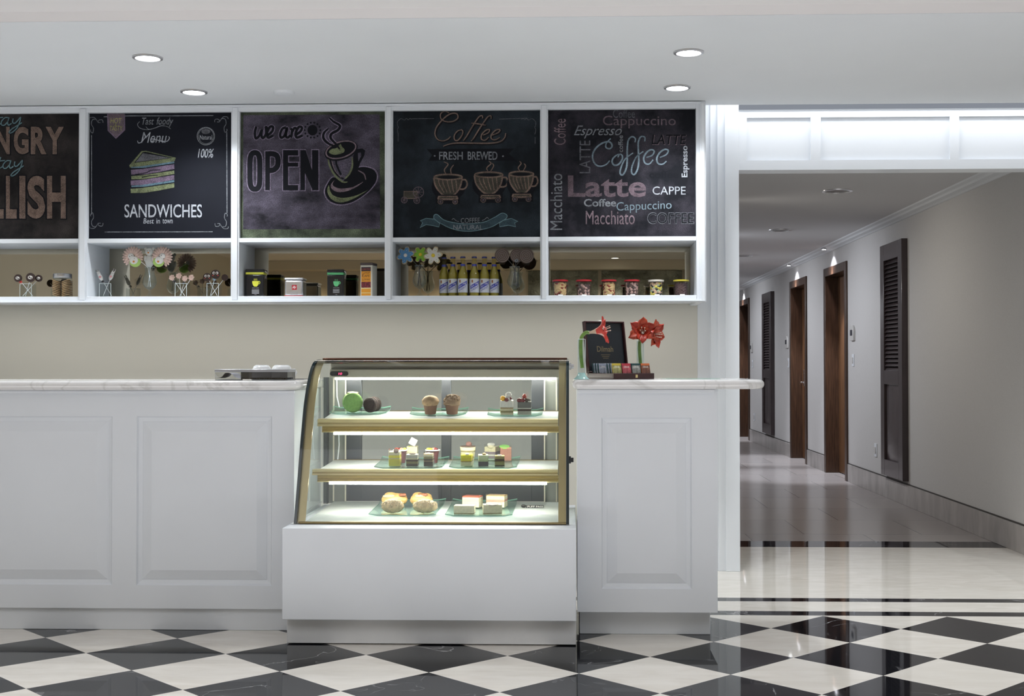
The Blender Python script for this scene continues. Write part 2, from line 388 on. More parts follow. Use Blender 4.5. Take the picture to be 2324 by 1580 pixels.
# ------------------------------------------------------------------ corridor
ZK = 2.40; ZCR = 2.366
def yat(px, X=XW): return W(px, 800, X=X).y
doors = [(1873, 1924.5), (1795, 1832.5), (1680, 1702)]
DZ = W(1923, 592, X=XW).z
dy_ = [(yat(b), yat(a)) for a, b in doors]        # near, far
w = MB(); prev = YP+.14
for y0, y1 in dy_:
    w.box(XW, XW+.06, prev, y0+.05, 0, ZK+.05); w.box(XW, XW+.06, y0+.05, y1-.05, DZ-.05, ZK+.05); prev = y1-.05
w.box(XW, XW+.06, prev, YE, 0, ZK+.05); struct(w, 'wall_right', M_corr, smooth=0)
w = MB(); w.box(XPR-.12, XPR, 7.5, YE, 0, ZK+.05); struct(w, 'wall_corridor_left', M_corr, smooth=0)
w = MB(); w.box(XPR-.12, XW+.2, YE, YE+.1, 0, ZK+.05); struct(w, 'wall_corridor_end', M_corr, smooth=0)
w = MB(); w.box(XPR-.12, XW+.06, 7.34, YE, ZK, ZK+.05); struct(w, 'ceiling_corridor', mat('corridor ceiling', (.62, .62, .63), .8), smooth=0)
pr = [(0, ZCR), (-.012, ZCR), (-.03, ZCR+.008), (-.07, ZCR+.012), (-.085, ZCR+.022), (-.12, ZCR+.026), (-.13, ZK), (0, ZK)]
w = MB(); w.prism([(XW+a, z) for a, z in pr], 7.345, YE, axis='y'); struct(w, 'trim_2', M_ceil, smooth=0)
w = MB(); w.prism([(XPR-a, z) for a, z in pr], 7.345, YE, axis='y'); struct(w, 'trim_3', M_ceil, smooth=0)
w = MB(); prev = YP+.14; ZS = .185
for y0, y1 in dy_+[(YE, YE)]:
    w.box(XW-.012, XW, prev, y0, 0, ZS-.012); prev = y1
struct(w, 'baseboard_right', M_skirt, smooth=0, bevel=.002)
w = MB(); prev = YP+.14
for y0, y1 in dy_+[(YE, YE)]:
    w.box(XW-.006, XW, prev, y0, ZS-.012, ZS-.002); prev = y1
struct(w, 'skirting_shade_line', mat('painted shade line', (.05, .045, .04), .6), smooth=0)  # dark strip, shade line above the skirting put into the colour
M_leaf = mat('walnut veneer', (.13, .06, .026), .35, noise=.45, nscale=16, stretch=(5, 5, .3))
for i, (y0, y1) in enumerate(dy_):
    root = thing('door_%d' % (i+1), ['dark walnut corridor door next to the large shuttered panel', 'dark walnut corridor door with a bright lever handle', 'farthest dark walnut corridor door beside the white pilaster'][i], 'door', (XW, (y0+y1)/2, 0)); root['kind'] = 'structure'
    f = MB()
    for a, b in ((y0, y0+.09), (y1-.09, y1)): f.box(XW-.018, XW+.17, a, b, 0, DZ)
    f.box(XW-.018, XW+.17, y0+.09, y1-.09, DZ-.09, DZ); f.build('door_frame', M_wood, root, True, bevel=.004)
    f = MB(); f.box(XW+.125, XW+.165, y0+.09, y1-.09, .008, DZ-.09); lf = f.build('door_leaf', M_leaf, root, True)
    yh = y0+.16 if i == 0 else y1-.25
    if i > 0 or True:
        f = MB(); f.box(XW+.112, XW+.126, yh-.03, yh+.03, .9, 1.06); f.tube([(XW+.115, yh, .945), (XW+.07, yh, .945), (XW+.065, yh+(.1 if i == 0 else -.12), .945)], .011)
        f.box(XW+.108, XW+.126, yh-.03, yh+.03, 1.06, 1.10); f.build('door_handle', M_chrome, lf, True, bevel=.003)
def louver(px0, px1, y_t, y_b, label):
    Xf = XW-.05; ya, yb = yat(px1, Xf), yat(px0, Xf)
    zt, zb = W(px1, y_t, Y=ya).z, W(px1, y_b, Y=ya).z
    root = thing('louvered_shutter', label, 'shutter', (XW, (ya+yb)/2, zb), 'shuttered panels on the corridor wall')
    H = zt-zb; s = (yb-ya)*.17; zm0, zm1 = zb+H*.395, zb+H*.455
    f = MB()
    f.box(Xf, XW, ya, ya+s, zb, zt); f.box(Xf, XW, yb-s, yb, zb, zt)
    f.box(Xf, XW, ya+s, yb-s, zb, zb+H*.07); f.box(Xf, XW, ya+s, yb-s, zm0, zm1); f.box(Xf, XW, ya+s, yb-s, zt-H*.07, zt)
    f.build('shutter_frame', M_wood2, root, True, bevel=.003)
    f = MB(); z0, z1 = zm1, zt-H*.07; n = 26
    for k in range(n):
        z = z0+(k+.5)*(z1-z0)/n; hh = (z1-z0)/n
        f.prism([(Xf+.006, z-hh*.52), (Xf+.013, z-hh*.58), (XW-.006, z+hh*.5), (XW-.012, z+hh*.6)], ya+s-.004, yb-s+.004, axis='y')
    f.build('louver_slats', M_wood2, root, True)
    f = MB(); a, b, c_, d = ya+s, yb-s, zb+H*.07, zm0; i1, i2 = .012, .07
    lp = [[(Xf+q, a+i, c_+i), (Xf+q, b-i, c_+i), (Xf+q, b-i, d-i), (Xf+q, a+i, d-i)] for i, q in ((0, .022), (i1, .022), (i2, .008))]
    vs = sum(lp, []); fs = [(0+4*k+i, 4*k+(i+1) % 4, 4*k+4+(i+1) % 4, 4*k+4+i) for k in range(2) for i in range(4)]+[(8, 9, 10, 11)]
    f.add(vs, fs); f.add([(XW-.001, a, c_), (XW-.001, b, c_), (XW-.001, b, d), (XW-.001, a, d)], [(0, 1, 2, 3)]); f.build('lower_panel', M_wood2, root, True)
louver(1998, 2047, 541, 1093, 'large dark wooden shutter panel nearest on the corridor wall')
louver(1729, 1749, 661, 988, 'smaller looking far dark shutter panel between two corridor doors')
M_pl = mat('silver plastic', (.55, .54, .52), .4)
proto = None
for px, py, lb in ((1937, 756, 'silver thermostat between near door and large shutter'), (1787.5, 777, 'silver thermostat beside the door with a lever handle'), (1707, 789, 'silver thermostat beside the farthest corridor door')):
    p = W(px, py, X=XW)
    if proto is None:
        proto = thing('thermostat', lb, 'thermostat', p, 'thermostats on the corridor wall')
        f = MB(); f.prism([(-.075, -.075), (.075, -.075), (.075, .03), (.055, .06), (.02, .078), (-.02, .078), (-.055, .06), (-.075, .03)], -.022, 0, axis='x'); f.build('housing', M_pl, proto, bevel=.004)
        f = MB(); f.box(-.025, -.021, -.04, .045, -.025, .03); f.build('display', mat('dark display', (.02, .025, .04), .2), proto)
    else: dup(proto, p, lb)
for px, py, lb, nm in ((1937, 818, 'white light switch below the near thermostat', 'light_switch'), (1790, 824, 'white light switch left of the lever handle door', 'light_switch'), (1708.5, 826, 'tiny white switch below the farthest thermostat', 'light_switch'), (1988.5, 1022, 'white wall socket low beside the large shutter', 'wall_socket'), (1712.5, 947, 'small white socket low beside the far shutter', 'wall_socket')):
    p = W(px, py, X=XW)
    t = thing(nm, lb, 'switch' if 'switch' in nm else 'socket', p)
    f = MB(); f.box(-.008, 0, -.043, .043, -.06, .06); f.build('face_plate', M_trim, t, bevel=.003)
    f = MB(); f.box(-.014, -.008, -.02, .02, -.03, .03); f.build('rocker' if 'switch' in nm else 'outlet', M_pl, t, bevel=.003)
def downlight(px, py, z, lb, r, on, grp, proto=None):
    p = W(px, py, Z=z)
    if proto: return dup(proto, p, lb, group=grp)
    t = thing('downlight', lb, 'ceiling light', p, grp)
    f = MB(); f.lathe([(r*1.28, 0), (r*1.26, -.006), (r*1.04, -.008), (r, .0), (r*.95, -.002)][:4], 32); f.build('trim_ring', M_ring, t)
    f = MB(); f.lathe([(0, -.004), (r*1.0, -.0035)], 32); f.build('lens', M_lamp if on else mat('unlit lens', (.16, .16, .16), .3), t); return t
g = 'lit downlights over the counter'; R_ = .054
d0 = downlight(335, 130, ZC, 'left lit downlight nearer the front edge of the ceiling', R_, True, g)
downlight(440, 208, ZC, 'left lit downlight close above the sandwich chalkboard', R_, True, g, d0)
downlight(1563, 118, ZC, 'right lit downlight nearer the front edge of the ceiling', R_, True, g, d0)
downlight(1537, 198, ZC, 'right lit downlight close above the coffee words chalkboard', R_, True, g, d0)
for px, py in ((335, 130), (440, 208), (1563, 118), (1537, 198)):
    p = W(px, py, Z=ZC); spot('downlight_and_fill_beam', (p.x, p.y, p.z-.03), 54, math.radians(130), .8, (.93, .97, 1), r=.05)
for x_, y_ in ((2.9, 6.2), (3.9, 5.6), (-3.6, 6.2)): spot('downlight_and_fill_beam', (x_, y_, ZC-.03), 85, math.radians(130), .8, (.93, .97, 1), r=.05)  # added beams outside the view, without fittings, for extra light
t = thing('downlight', 'lit lobby downlight that shows as a small oval in the jar niche mirror', 'ceiling light', (.61, -2.82, ZL), 'lobby downlights')
for nm_, pf_, m_ in (('trim_ring', [(.07, 0), (.068, -.006), (.057, -.008), (.054, 0)], M_ring), ('lens', [(0, -.004), (.054, -.0035)], M_lamp)):
    f = MB(); f.lathe(pf_, 32); f.build(nm_, m_, t)
for x_, c_, e_ in ((.61, (.93, .97, 1), 60), (-.2, (.93, .97, 1), 45), (1.5, (.93, .97, 1), 45), (-1.6, (1, .86, .62), 70), (-2.6, (1, .86, .62), 70), (-3.7, (1, .86, .62), 60)):
    spot('lobby_beam', (x_, -2.82, ZL-.03), e_, math.radians(130), .8, c_, r=.05)
g = 'unlit corridor downlights'
d1 = downlight(1900, 433, ZK, 'nearest unlit round downlight in the corridor ceiling', .085, False, g)
downlight(1770, 522, ZK, 'second unlit round downlight along the corridor ceiling', .085, False, g, d1)
downlight(1687, 580, ZK, 'farthest unlit downlight beside the white pilaster', .085, False, g, d1)
t = None
for i, (y0, y1) in enumerate(dy_):
    yc = (y0+y1)/2; lb = ['tiny bright spotlight above the near corridor door', 'tiny bright spotlight above the lever handle door', 'tiny bright spotlight above the farthest corridor door'][i]
    p = Vector((XW-.10, yc+.1, ZCR+.02))
    if t is None:
        t = thing('spotlight', lb, 'ceiling light', p, 'door spotlights'); f = MB(); f.lathe([(.03, .0), (.03, -.012), (.022, -.014)], 16); f.build('trim_ring', M_ring, t)
        f = MB(); f.lathe([(0, -.015), (.021, -.0145)], 16); f.build('lens', M_lamp, t)
    else: dup(t, p, lb)
    spot('door_spot', (p.x, p.y, p.z-.03), 300, math.radians(56), .7, (.85, .9, 1.0), r=.02, rot=(0, math.radians(4), 0))
    spot('door_wash', (p.x, p.y, p.z-.03), 22, math.radians(120), .9, (.88, .9, 1.0), r=.02)
for y_ in (9.6, 12.2, 15.0, 18.6, 22.5):
    spot('corridor_fill', (XPR+.12, y_, 2.3), 95 if y_ > 10 else 45, math.radians(150), .9, (.88, .92, 1.0) if y_ > 11 else (1, .95, .86), r=.08, rot=(0, math.radians(-35), 0))  # fill lamps added out of sight behind the pilaster, brighten wall and floor
# small vent between spotlights and a flat sensor over the counter
p = W(1841, 589, Z=ZCR+.022); f = MB(); f.box(-.04, .04, -.1, .1, -.006, 0)
o = f.build('air_vent', M_pl); o.location = p; tag(o, 'small grey ceiling vent between two door spotlights', 'vent')
p = W(645, 209, Z=ZC); f = MB(); f.lathe([(.055, 0), (.05, -.012), (.02, -.016), (0, -.016)], 24)
o = f.build('smoke_detector', M_white); o.location = p; tag(o, 'flat white smoke detector on the ceiling right of the downlights', 'smoke detector')
# ------------------------------------------------------------------ wall shelving
ZN = W(900, 671.5, Y=YF).z        # niche floor
ZNT = W(900, 549, Y=YF).z         # niche opening top
ZB0, ZB1 = W(900, 539, Y=YF).z, W(900, 250.5, Y=YF).z   # board opening
ZU0 = W(900, 688, Y=YF).z         # bottom of the unit
def xf(px, Y=YF): return W(px, 460, Y=Y).x
bays = [(xf(-150), xf(178)), (xf(198), xf(524)), (xf(543), xf(873)), (xf(891), xf(1226)), (xf(1244), xf(1580))]
unit = thing('display_shelving', 'white built in wall shelving with five chalkboard bays over a mirrored niche row', 'shelving', (bays[2][0], 7.0, ZU0))
YK = 7.235
XUL = bays[0][0]-.045
f = MB()
f.box(XUL, bays[0][0], YF, YK, ZU0, ZC-.001); f.box(bays[4][1], XUR, YF, YK, ZU0, ZC-.001)
f.box(bays[0][0], bays[4][1], YF, YK, ZU0+.012, ZN); f.box(bays[0][0], bays[4][1], YF, YK, ZB1, ZC-.001)
f.build('carcass', M_white, unit, True, bevel=.002)
# moulded edge: outer frame
f = MB()
f.box(XUL-.02, XUR+.012, YF-.016, YF, ZU0, ZN-.022); f.box(XUL-.02, XUR+.004, YF-.026, YF-.016, ZU0+.006, ZN-.03)
f.box(bays[4][1]+.018, XUR+.012, YF-.016, YF, ZN-.022, ZC-.002); f.box(bays[4][1]+.026, XUR+.006, YF-.024, YF-.016, ZN-.03, ZC-.012)
f.box(XUL-.02, bays[4][1]+.018, YF-.016, YF, ZB1+.022, ZC-.002); f.box(XUL-.02, bays[4][1]+.026, YF-.024, YF-.016, ZB1+.03, ZC-.006)
f.build('edge_moulding', M_trim, unit, True, bevel=.005, seg=3)
for i in range(4):
    a, b = bays[i][1], bays[i+1][0]
    f = MB(); f.box(a, b, YF, YK, ZN, ZB1); f.box(a+.008, b-.008, YF-.007, YF, ZN-.02, ZB1+.02); f.build('divider', M_white, unit, True, bevel=.002)
for i, (a, b) in enumerate(bays):
    f = MB(); f.box(a, b, YF+.001, YK, ZNT, ZB0); f.build('shelf', M_white, unit, True, bevel=.0015)
    f = MB(); f.box(a, b, YM, YM+.008, ZN, ZNT); f.build('mirror_panel', M_mirror, unit, True)
    f = MB(); f.box(a, b, 6.90, 6.92, ZB0, ZB1); f.build('back_panel', M_white, unit, True)
area('under_shelf_fill', ((XUL+XUR)/2, 6.95, ZU0-.004), (XUR-XUL-.1, .06), 4.5, (1.0, .97, .90))  # unseen fill strip added to brighten the beige wall below
# ------------------------------------------------------------------ lettering and drawing tools
TXT = {}
def text_geo(s, bold=0, shear=0):
    k = (s, bold, shear)
    if k in TXT: return TXT[k]
    cu = bpy.data.curves.new('t', 'FONT'); cu.body = s; cu.offset = bold; cu.shear = shear; cu.resolution_u = 4
    o = bpy.data.objects.new('t', cu); col.objects.link(o)
    dg = bpy.context.evaluated_depsgraph_get(); me = bpy.data.meshes.new_from_object(o.evaluated_get(dg))
    vs = [(v.co.x, v.co.y) for v in me.vertices]; fs = [tuple(p.vertices) for p in me.polygons]
    bpy.data.objects.remove(o); bpy.data.curves.remove(cu); bpy.data.meshes.remove(me)
    x0 = min(v[0] for v in vs); x1 = max(v[0] for v in vs); y0 = min(v[1] for v in vs); y1 = max(v[1] for v in vs)
    TXT[k] = ([((x-x0)/(x1-x0), (y-y0)/(y1-y0)) for x, y in vs], fs); return TXT[k]
def text_on(mb, s, o, u, v, bold=0, shear=0, mi=0):
    vs, fs = text_geo(s, bold, shear); o, u, v = Vector(o), Vector(u), Vector(v)
    mb.add([o+u*a+v*b for a, b in vs], fs, mi)
def smooth_path(pts, n=8, closed=False):
    P = [Vector((p[0], p[1])) for p in pts]; out = []; N = len(P)
    for i in range(N if closed else N-1):
        if closed: a, b, c, d = P[i-1], P[i], P[(i+1) % N], P[(i+2) % N]
        else: a, b, c, d = P[max(i-1, 0)], P[i], P[i+1], P[min(i+2, N-1)]
        for k in range(n):
            t = k/n; out.append(.5*((2*b)+(c-a)*t+(2*a-5*b+4*c-d)*t*t+(3*b-a-3*c+d)*t**3))
    if not closed: out.append(P[-1])
    return out
class Board:
    """draws in photograph coordinates (crop offset ox, oy and scale s) on one board plane"""
    def __init__(s, Y, lim): s.Y = Y; s.k = 0; s.mb = {}; s.lim = lim
    def crop(s, ox, oy, sc_): s.ox, s.oy, s.sc = ox, oy, sc_
    def P(s, p):
        q = W(s.ox+p[0]/s.sc, s.oy+p[1]/s.sc, Y=s.Y); q.y -= .00002*s.k
        q.x = min(max(q.x, s.lim[0]+.003), s.lim[1]-.003); q.z = min(max(q.z, ZB0+.003), ZB1-.003); return q
    def get(s, m): s.k += 1; return s.mb.setdefault(m.name, (m, MB()))[1]
    def stroke(s, m, pts, w, closed=False, smooth=8, taper=0):
        mb = s.get(m); q = smooth_path(pts, smooth, closed) if smooth else [Vector(p) for p in pts]
        if closed: q = q+[q[0]]
        n = len(q); vs = []
        for i, p in enumerate(q):
            a, b = q[max(i-1, 0)], q[min(i+1, n-1)]
            if closed and i in (0, n-1): a, b = q[-2], q[1]
            d = b-a
            d = d.normalized() if d.length > 1e-6 else Vector((1, 0)); nn = Vector((-d.y, d.x))
            ww = w*.5*(1-taper*abs(2*i/(n-1)-1)**2)
            vs += [s.P(p+nn*ww), s.P(p-nn*ww)]
        mb.add(vs, [(2*i, 2*i+1, 2*i+3, 2*i+2) for i in range(n-1)])
    def fill(s, m, pts, smooth=0):
        mb = s.get(m); q = smooth_path(pts, smooth, True) if smooth else pts
        mb.add([s.P(p) for p in q], [tuple(range(len(q)))])
    def ell(s, c, rx, ry, ang=0, n=28):
        ca, sa = math.cos(ang), math.sin(ang)
        return [(c[0]+rx*math.cos(t)*ca-ry*math.sin(t)*sa, c[1]+rx*math.cos(t)*sa+ry*math.sin(t)*ca) for t in [2*PI*k/n for k in range(n)]]
    def text(s, m, t, x0, x1, y0, y1, rot=False, bold=0, shear=0, tilt=0):
        mb = s.get(m); vs, fs = text_geo(t, bold, shear); out = []
        for u, v in vs:
            if rot: p = (x1-v*(x1-x0), y1-u*(y1-y0))
            else: p = (x0+u*(x1-x0), y1-v*(y1-y0)+tilt*(u-.5))
            out.append(s.P(p))
        mb.add(out, fs)
    def done(s, parent, names):
        for k, (m, mb) in s.mb.items():
            mb.build(names.get(k, 'chalk_drawing'), m, parent, True, smooth=0)
YBD = 6.876
def board(i, label, base_m):
    a, b = bays[i]; t = thing('chalkboard', label, 'chalkboard', ((a+b)/2, YBD, ZB0), 'chalkboards in the wall shelving')
    f = MB(); f.box(a+.001, b-.001, YBD, 6.898, ZB0+.001, ZB1-.001); f.build('board', base_m, t, True); return t, Board(YBD-.0004, (a, b))
BLK = '#15161b'
M_ink = mat('blackboard paint', BLK, .8, spec=.12)
C = lambda n, c, lo=.35: chalk('chalk '+n, c, lo)
c_white = C('white', '#b4b8c0', .35); c_grey = C('grey', '#8d9197', .22); c_dim = C('faint grey', '#6d6e75', .2)
c_pink = C('pink', '#8f7c84', .2); c_dpink = C('faint pink', '#75676f', .25); c_brown = C('tan', '#857166', .25)
c_teal = C('teal', '#728f95', .4); c_dteal = C('faint teal', '#3f525b', .3); c_blue = C('pale blue', '#82949f', .25)
c_green = C('green', '#7c8463', .25); c_yel = C('yellow', '#a5a561', .4); c_purple = C('mauve', '#7d6c82', .3); c_sky = C('sky', '#64808f', .35)
c_olive = C('olive fill', '#4d4a41', .3); c_lilac = C('lilac field', '#6a6278', .2)
# -- board with coffee words
t5, b = board(4, 'chalkboard covered in coffee, latte and cappuccino words, rightmost in the shelving', smudge('board words', '#18191e', '#6b6470', .45, 5))
b.crop(1230, 230, 6.281)
for p in ([(980, 530), (920, 595), (912, 655), (965, 676), (1000, 635), (965, 580), (880, 588), (785, 650), (728, 740), (725, 830), (770, 905), (840, 926), (915, 900), (965, 845)],
          [(1130, 758), (1075, 762), (1015, 812), (1000, 868), (1035, 912), (1095, 895), (1142, 830), (1143, 772), (1108, 757), (1080, 800)],
          [(1325, 585), (1330, 530), (1280, 505), (1230, 560), (1215, 700), (1215, 850), (1200, 960), (1155, 1045), (1115, 1030), (1125, 950), (1185, 825), (1300, 735)],
          [(1465, 572), (1465, 512), (1410, 505), (1375, 580), (1375, 720), (1380, 850), (1365, 960), (1320, 1042), (1280, 1020), (1285, 930), (1345, 795), (1445, 715)],
          [(1490, 800), (1570, 770), (1600, 712), (1555, 690), (1490, 732), (1450, 810), (1470, 880), (1530, 892), (1585, 832)],
          [(1680, 800), (1770, 760), (1800, 702), (1750, 685), (1680, 732), (1637, 812), (1655, 885), (1720, 896), (1775, 852)]):
    b.stroke(c_blue, p, 24, taper=.35)
for k in range(1):
    b.text(c_dim, 'Coffee', 1012, 1325, 118, 235); b.text(c_dpink, 'Cappuccino', 868, 1908, 205, 385)
    b.text(c_pink, 'Coffee', 172, 340, 250, 620, True); b.text(c_grey, 'Espresso', 455, 1140, 345, 530, shear=.45)
    b.text(c_dim, 'LATTE', 535, 690, 560, 1025, True); b.text(c_grey, 'coffee', 1085, 1155, 485, 725, True, bold=.01)
    b.text(c_white, 'Espresso', 1990, 2100, 634, 1082, True, bold=.02)
    b.text(c_pink, 'LATTE', 1570, 2062, 478, 622, shear=.15, bold=.012); b.text(M_ink, 'LATTE', 1562, 2056, 474, 614, shear=.15, bold=.012)
b.crop(1230, 370, 6.281)
b.text(C('dusty pink', '#75656d', .2), 'Latte', 370, 1485, 178, 486, bold=.02); b.text(c_white, 'CAPPE', 1577, 2048, 335, 452)
b.text(c_grey, 'Coffee', 597, 1058, 512, 622, bold=.02); b.text(c_blue, 'Cappuccino', 1062, 1848, 545, 705, tilt=-30)
b.text(c_pink, 'Macchiato', 624, 1322, 682, 876); b.text(c_grey, 'Macchiato', 118, 290, 152, 955, True)
b.text(c_dim, 'COFFEE', 1500, 2172, 702, 872, bold=.03); b.text(M_ink, 'COFFEE', 1512, 2160, 714, 860, bold=-.005)
b.text(M_ink, 'coffee', 1530, 1945, 115, 215, bold=.02)
b.done(t5, {c_blue.name: 'chalk_lettering', c_white.name: 'chalk_lettering'})
# -- fresh brewed board
t4, b = board(3, 'chalkboard with Coffee fresh brewed and three drawn cups on small carts', smudge('board cups', '#191d21', '#4a5660', .5, 4))
b.crop(890, 240, 6.736)
def coffee(m, w, dx, dy):
    for p in ([(870, 108), (800, 86), (742, 125), (748, 200), (820, 242), (925, 240), (1002, 190), (990, 125), (915, 117), (830, 160), (740, 245), (672, 340), (655, 440), (700, 518), (780, 537), (850, 512), (892, 472)],
              [(1070, 365), (1000, 388), (950, 455), (957, 522), (1005, 527), (1062, 460), (1080, 392), (1050, 362)],
              [(1382, 195), (1378, 155), (1332, 165), (1282, 230), (1205, 350), (1135, 470), (1085, 535)],
              [(1512, 200), (1508, 155), (1462, 170), (1402, 250), (1322, 370), (1242, 500), (1205, 540)],
              [(1210, 265), (1320, 278), (1432, 298)],
              [(1390, 450), (1470, 412), (1487, 365), (1432, 375), (1370, 440), (1365, 510), (1420, 527), (1475, 480)],
              [(1530, 450), (1620, 412), (1647, 368), (1590, 370), (1520, 440), (1515, 500), (1570, 522), (1645, 485)],
              [(1735, 420), (1718, 490), (1650, 548), (1500, 573), (1250, 573), (1000, 570), (870, 588), (780, 620)]):
        b.stroke(m, [(x+dx, y+dy) for x, y in p], w, taper=.3)
coffee(M_ink, 40, 12, 10); coffee(c_brown, 19, 0, 0)
b.fill(M_ink, [(530, 665), (1860, 655), (1785, 735), (1920, 862), (1860, 842), (555, 840), (610, 755)])
b.text(c_grey, 'FRESH', 718, 1080, 702, 828, bold=.012); b.text(c_grey, 'BREWED', 1155, 1610, 702, 828, bold=.012)
b.fill(c_grey, b.ell((650, 768), 14, 12)); b.fill(c_grey, b.ell((1695, 772), 14, 12))
for p in ([(300, 200), (640, 197)], [(1630, 206), (2060, 190)], [(92, 440), (92, 550)], [(2185, 480), (2185, 580)]): b.stroke(c_dim, p, 8, smooth=2)
for mx_ in (0, 1):
    F = (lambda x: x) if not mx_ else (lambda x: 2275-x)
    b.stroke(c_dim, [(F(x), y) for x, y in [(300, 210), (270, 195), (250, 215), (215, 195), (190, 220), (150, 200), (120, 205), (80, 250), (82, 300), (95, 330), (80, 370), (95, 440)]], 7)
def cup(cx, cy, rx, hx):
    b.fill(M_ink, b.ell((cx, cy+150), rx+32, 215)); k = rx/225
    body = [(cx-225*k, cy+10), (cx-205*k, cy+120), (cx-150*k, cy+210), (cx-60*k, cy+285), (cx+50*k, cy+290), (cx+140*k, cy+215), (cx+190*k, cy+110), (cx+205*k, cy+15)]
    b.fill(c_olive, body+[(cx, cy+35)]); b.fill(c_olive, b.ell((cx-5*k, cy), 220*k, 45))
    b.stroke(c_brown, body, 24)
    for q in (-150, -90, -20, 45, 110): b.stroke(c_brown, [(cx+q*k, cy+40), (cx+(q+10)*k, cy+110), (cx+(q*.75+45)*k, cy+235)], 15)
    b.fill(M_ink, b.ell((cx-5*k, cy+2), 165*k, 24)); b.stroke(c_brown, b.ell((cx-5*k, cy), 215*k, 42), 20, True, 2)
    b.stroke(c_brown, [(cx+205*k, cy+45), (cx+260*k, cy+45), (cx+285*k, cy+115), (cx+240*k, cy+180), (cx+150*k, cy+185)], 24)
b.crop(890, 390, 6.736)
for cx, cy, rx, sx0, sx1, sy, wy in ((862, 80, 225, 690, 1012, 400, 458), (1482, 45, 225, 1345, 1665, 385, 432), (1980, 35, 195, 1828, 2132, 368, 420)):
    cup(cx, cy, rx, 0)
    b.fill(M_ink, [(sx0-25, sy-50), (sx1+25, sy-50), (sx1+25, sy+90), (sx0-25, sy+90)]); b.fill(c_brown, [(sx0+15, sy-32), (sx1-15, sy-32), (sx1, sy+5), (sx1-10, sy+34), (sx0+10, sy+34), (sx0, sy+5)]); b.fill(c_olive, [(sx0+30, sy-16), (sx1-30, sy-16), (sx1-30, sy+4), (sx0+30, sy+4)])
    for wx in (sx0+48, sx1-48):
        b.fill(M_ink, b.ell((wx, wy), 50, 46)); b.stroke(c_brown, b.ell((wx, wy), 38, 36), 8, True, 2)
        for q in range(4): b.stroke(c_dpink, [(wx+34*math.cos(q*PI/4), wy+34*math.sin(q*PI/4)), (wx-34*math.cos(q*PI/4), wy-34*math.sin(q*PI/4))], 5, smooth=0)
b.fill(c_olive, [(180, 302), (385, 298), (385, 408), (180, 410)]); b.stroke(c_brown, [(180, 302), (385, 298), (385, 408), (180, 410)], 12, True, 0)
for wx, wy, r in ((185, 432, 46), (378, 440, 46), (402, 312, 80)):
    b.stroke(c_dpink, b.ell((wx, wy), r, r), 10, True, 2)
    for q in range(4): b.stroke(c_dpink, [(wx+r*math.cos(q*PI/4), wy+r*math.sin(q*PI/4)), (wx-r*math.cos(q*PI/4), wy-r*math.sin(q*PI/4))], 6, smooth=0)
band = [(690, 655), (800, 740), (1000, 788), (1180, 796), (1400, 770), (1570, 695), (1680, 632), (1755, 665), (1735, 720), (1640, 775), (1500, 850), (1250, 905), (1050, 903), (880, 858), (735, 785), (650, 735), (640, 670)]
b.fill(c_dteal, band, 6); b.stroke(c_teal, band, 11, True)
for tail in ([(650, 725), (520, 712), (430, 750), (468, 780), (425, 855), (520, 808), (620, 822), (715, 845), (728, 790)], [(1700, 742), (1820, 713), (1922, 760), (1872, 782), (1892, 842), (1780, 818), (1645, 842), (1640, 785)]):
    b.fill(c_dteal, tail); b.stroke(c_teal, tail, 11, True, 0)
b.text(c_grey, 'COFFEE', 1050, 1342, 706, 782, tilt=-8); b.text(c_grey, 'NATURAL', 935, 1385, 812, 886, bold=.012)
b.stroke(c_grey, [(915, 735), (940, 715), (975, 745), (1020, 765)], 8); b.stroke(c_grey, [(1480, 720), (1450, 700), (1420, 725), (1375, 748)], 8)
b.crop(890, 240, 6.736)
for p in ([(790, 860), (855, 895), (800, 980), (822, 1045)], [(942, 905), (897, 970), (905, 1045)], [(1478, 850), (1512, 885), (1448, 950), (1462, 1000)], [(1530, 880), (1552, 920), (1508, 1000)], [(1945, 850), (1972, 885), (1928, 950), (1955, 1000)], [(2015, 885), (2040, 925), (2003, 1000)]): b.stroke(c_brown, p, 17, taper=.5)
b.done(t4, {c_grey.name: 'chalk_lettering'})
# -- open board
t3, b = board(2, 'chalkboard reading we are OPEN beside a large drawn steaming cup', smudge('board open edge', '#20241f', '#7f8b72', .8, 7, bias=.33))
b.crop(540, 245, 6.835); FY = 991
M_field = smudge('board open field', '#1e1d22', '#7d7588', .8, 4, (1, 1, 1.6), bias=.36)
b.fill(M_field, [(82, 112), (2198, 100), (2206, 885+FY), (80, 893+FY)])
hal = C('halo', '#8d8196', .2)
def script(m, w):
    for p in ([(285, 290), (262, 380), (275, 470), (325, 440), (370, 340)], [(375, 335), (365, 430), (392, 468), (435, 400), (432, 295), (470, 340)], [(460, 425), (530, 365), (545, 300), (500, 292), (450, 390), (470, 462), (550, 425)],
              [(745, 300), (690, 325), (655, 410), (672, 462), (720, 430), (765, 310), (745, 430), (775, 460), (815, 420)], [(815, 320), (840, 350), (825, 460)], [(835, 380), (880, 310), (910, 330)], [(905, 415), (975, 360), (992, 305), (945, 297), (895, 390), (915, 460), (1005, 425)]):
        b.stroke(m, p, w)
script(hal, 62); script(M_ink, 38)
b.fill(M_ink, b.ell((1157, 345), 78, 82))
for k in range(14): b.fill(M_ink, b.ell((1157+122*math.cos(k*PI/7), 345+118*math.sin(k*PI/7)), 15, 15, n=10))
LT = 655; LB = 300+FY
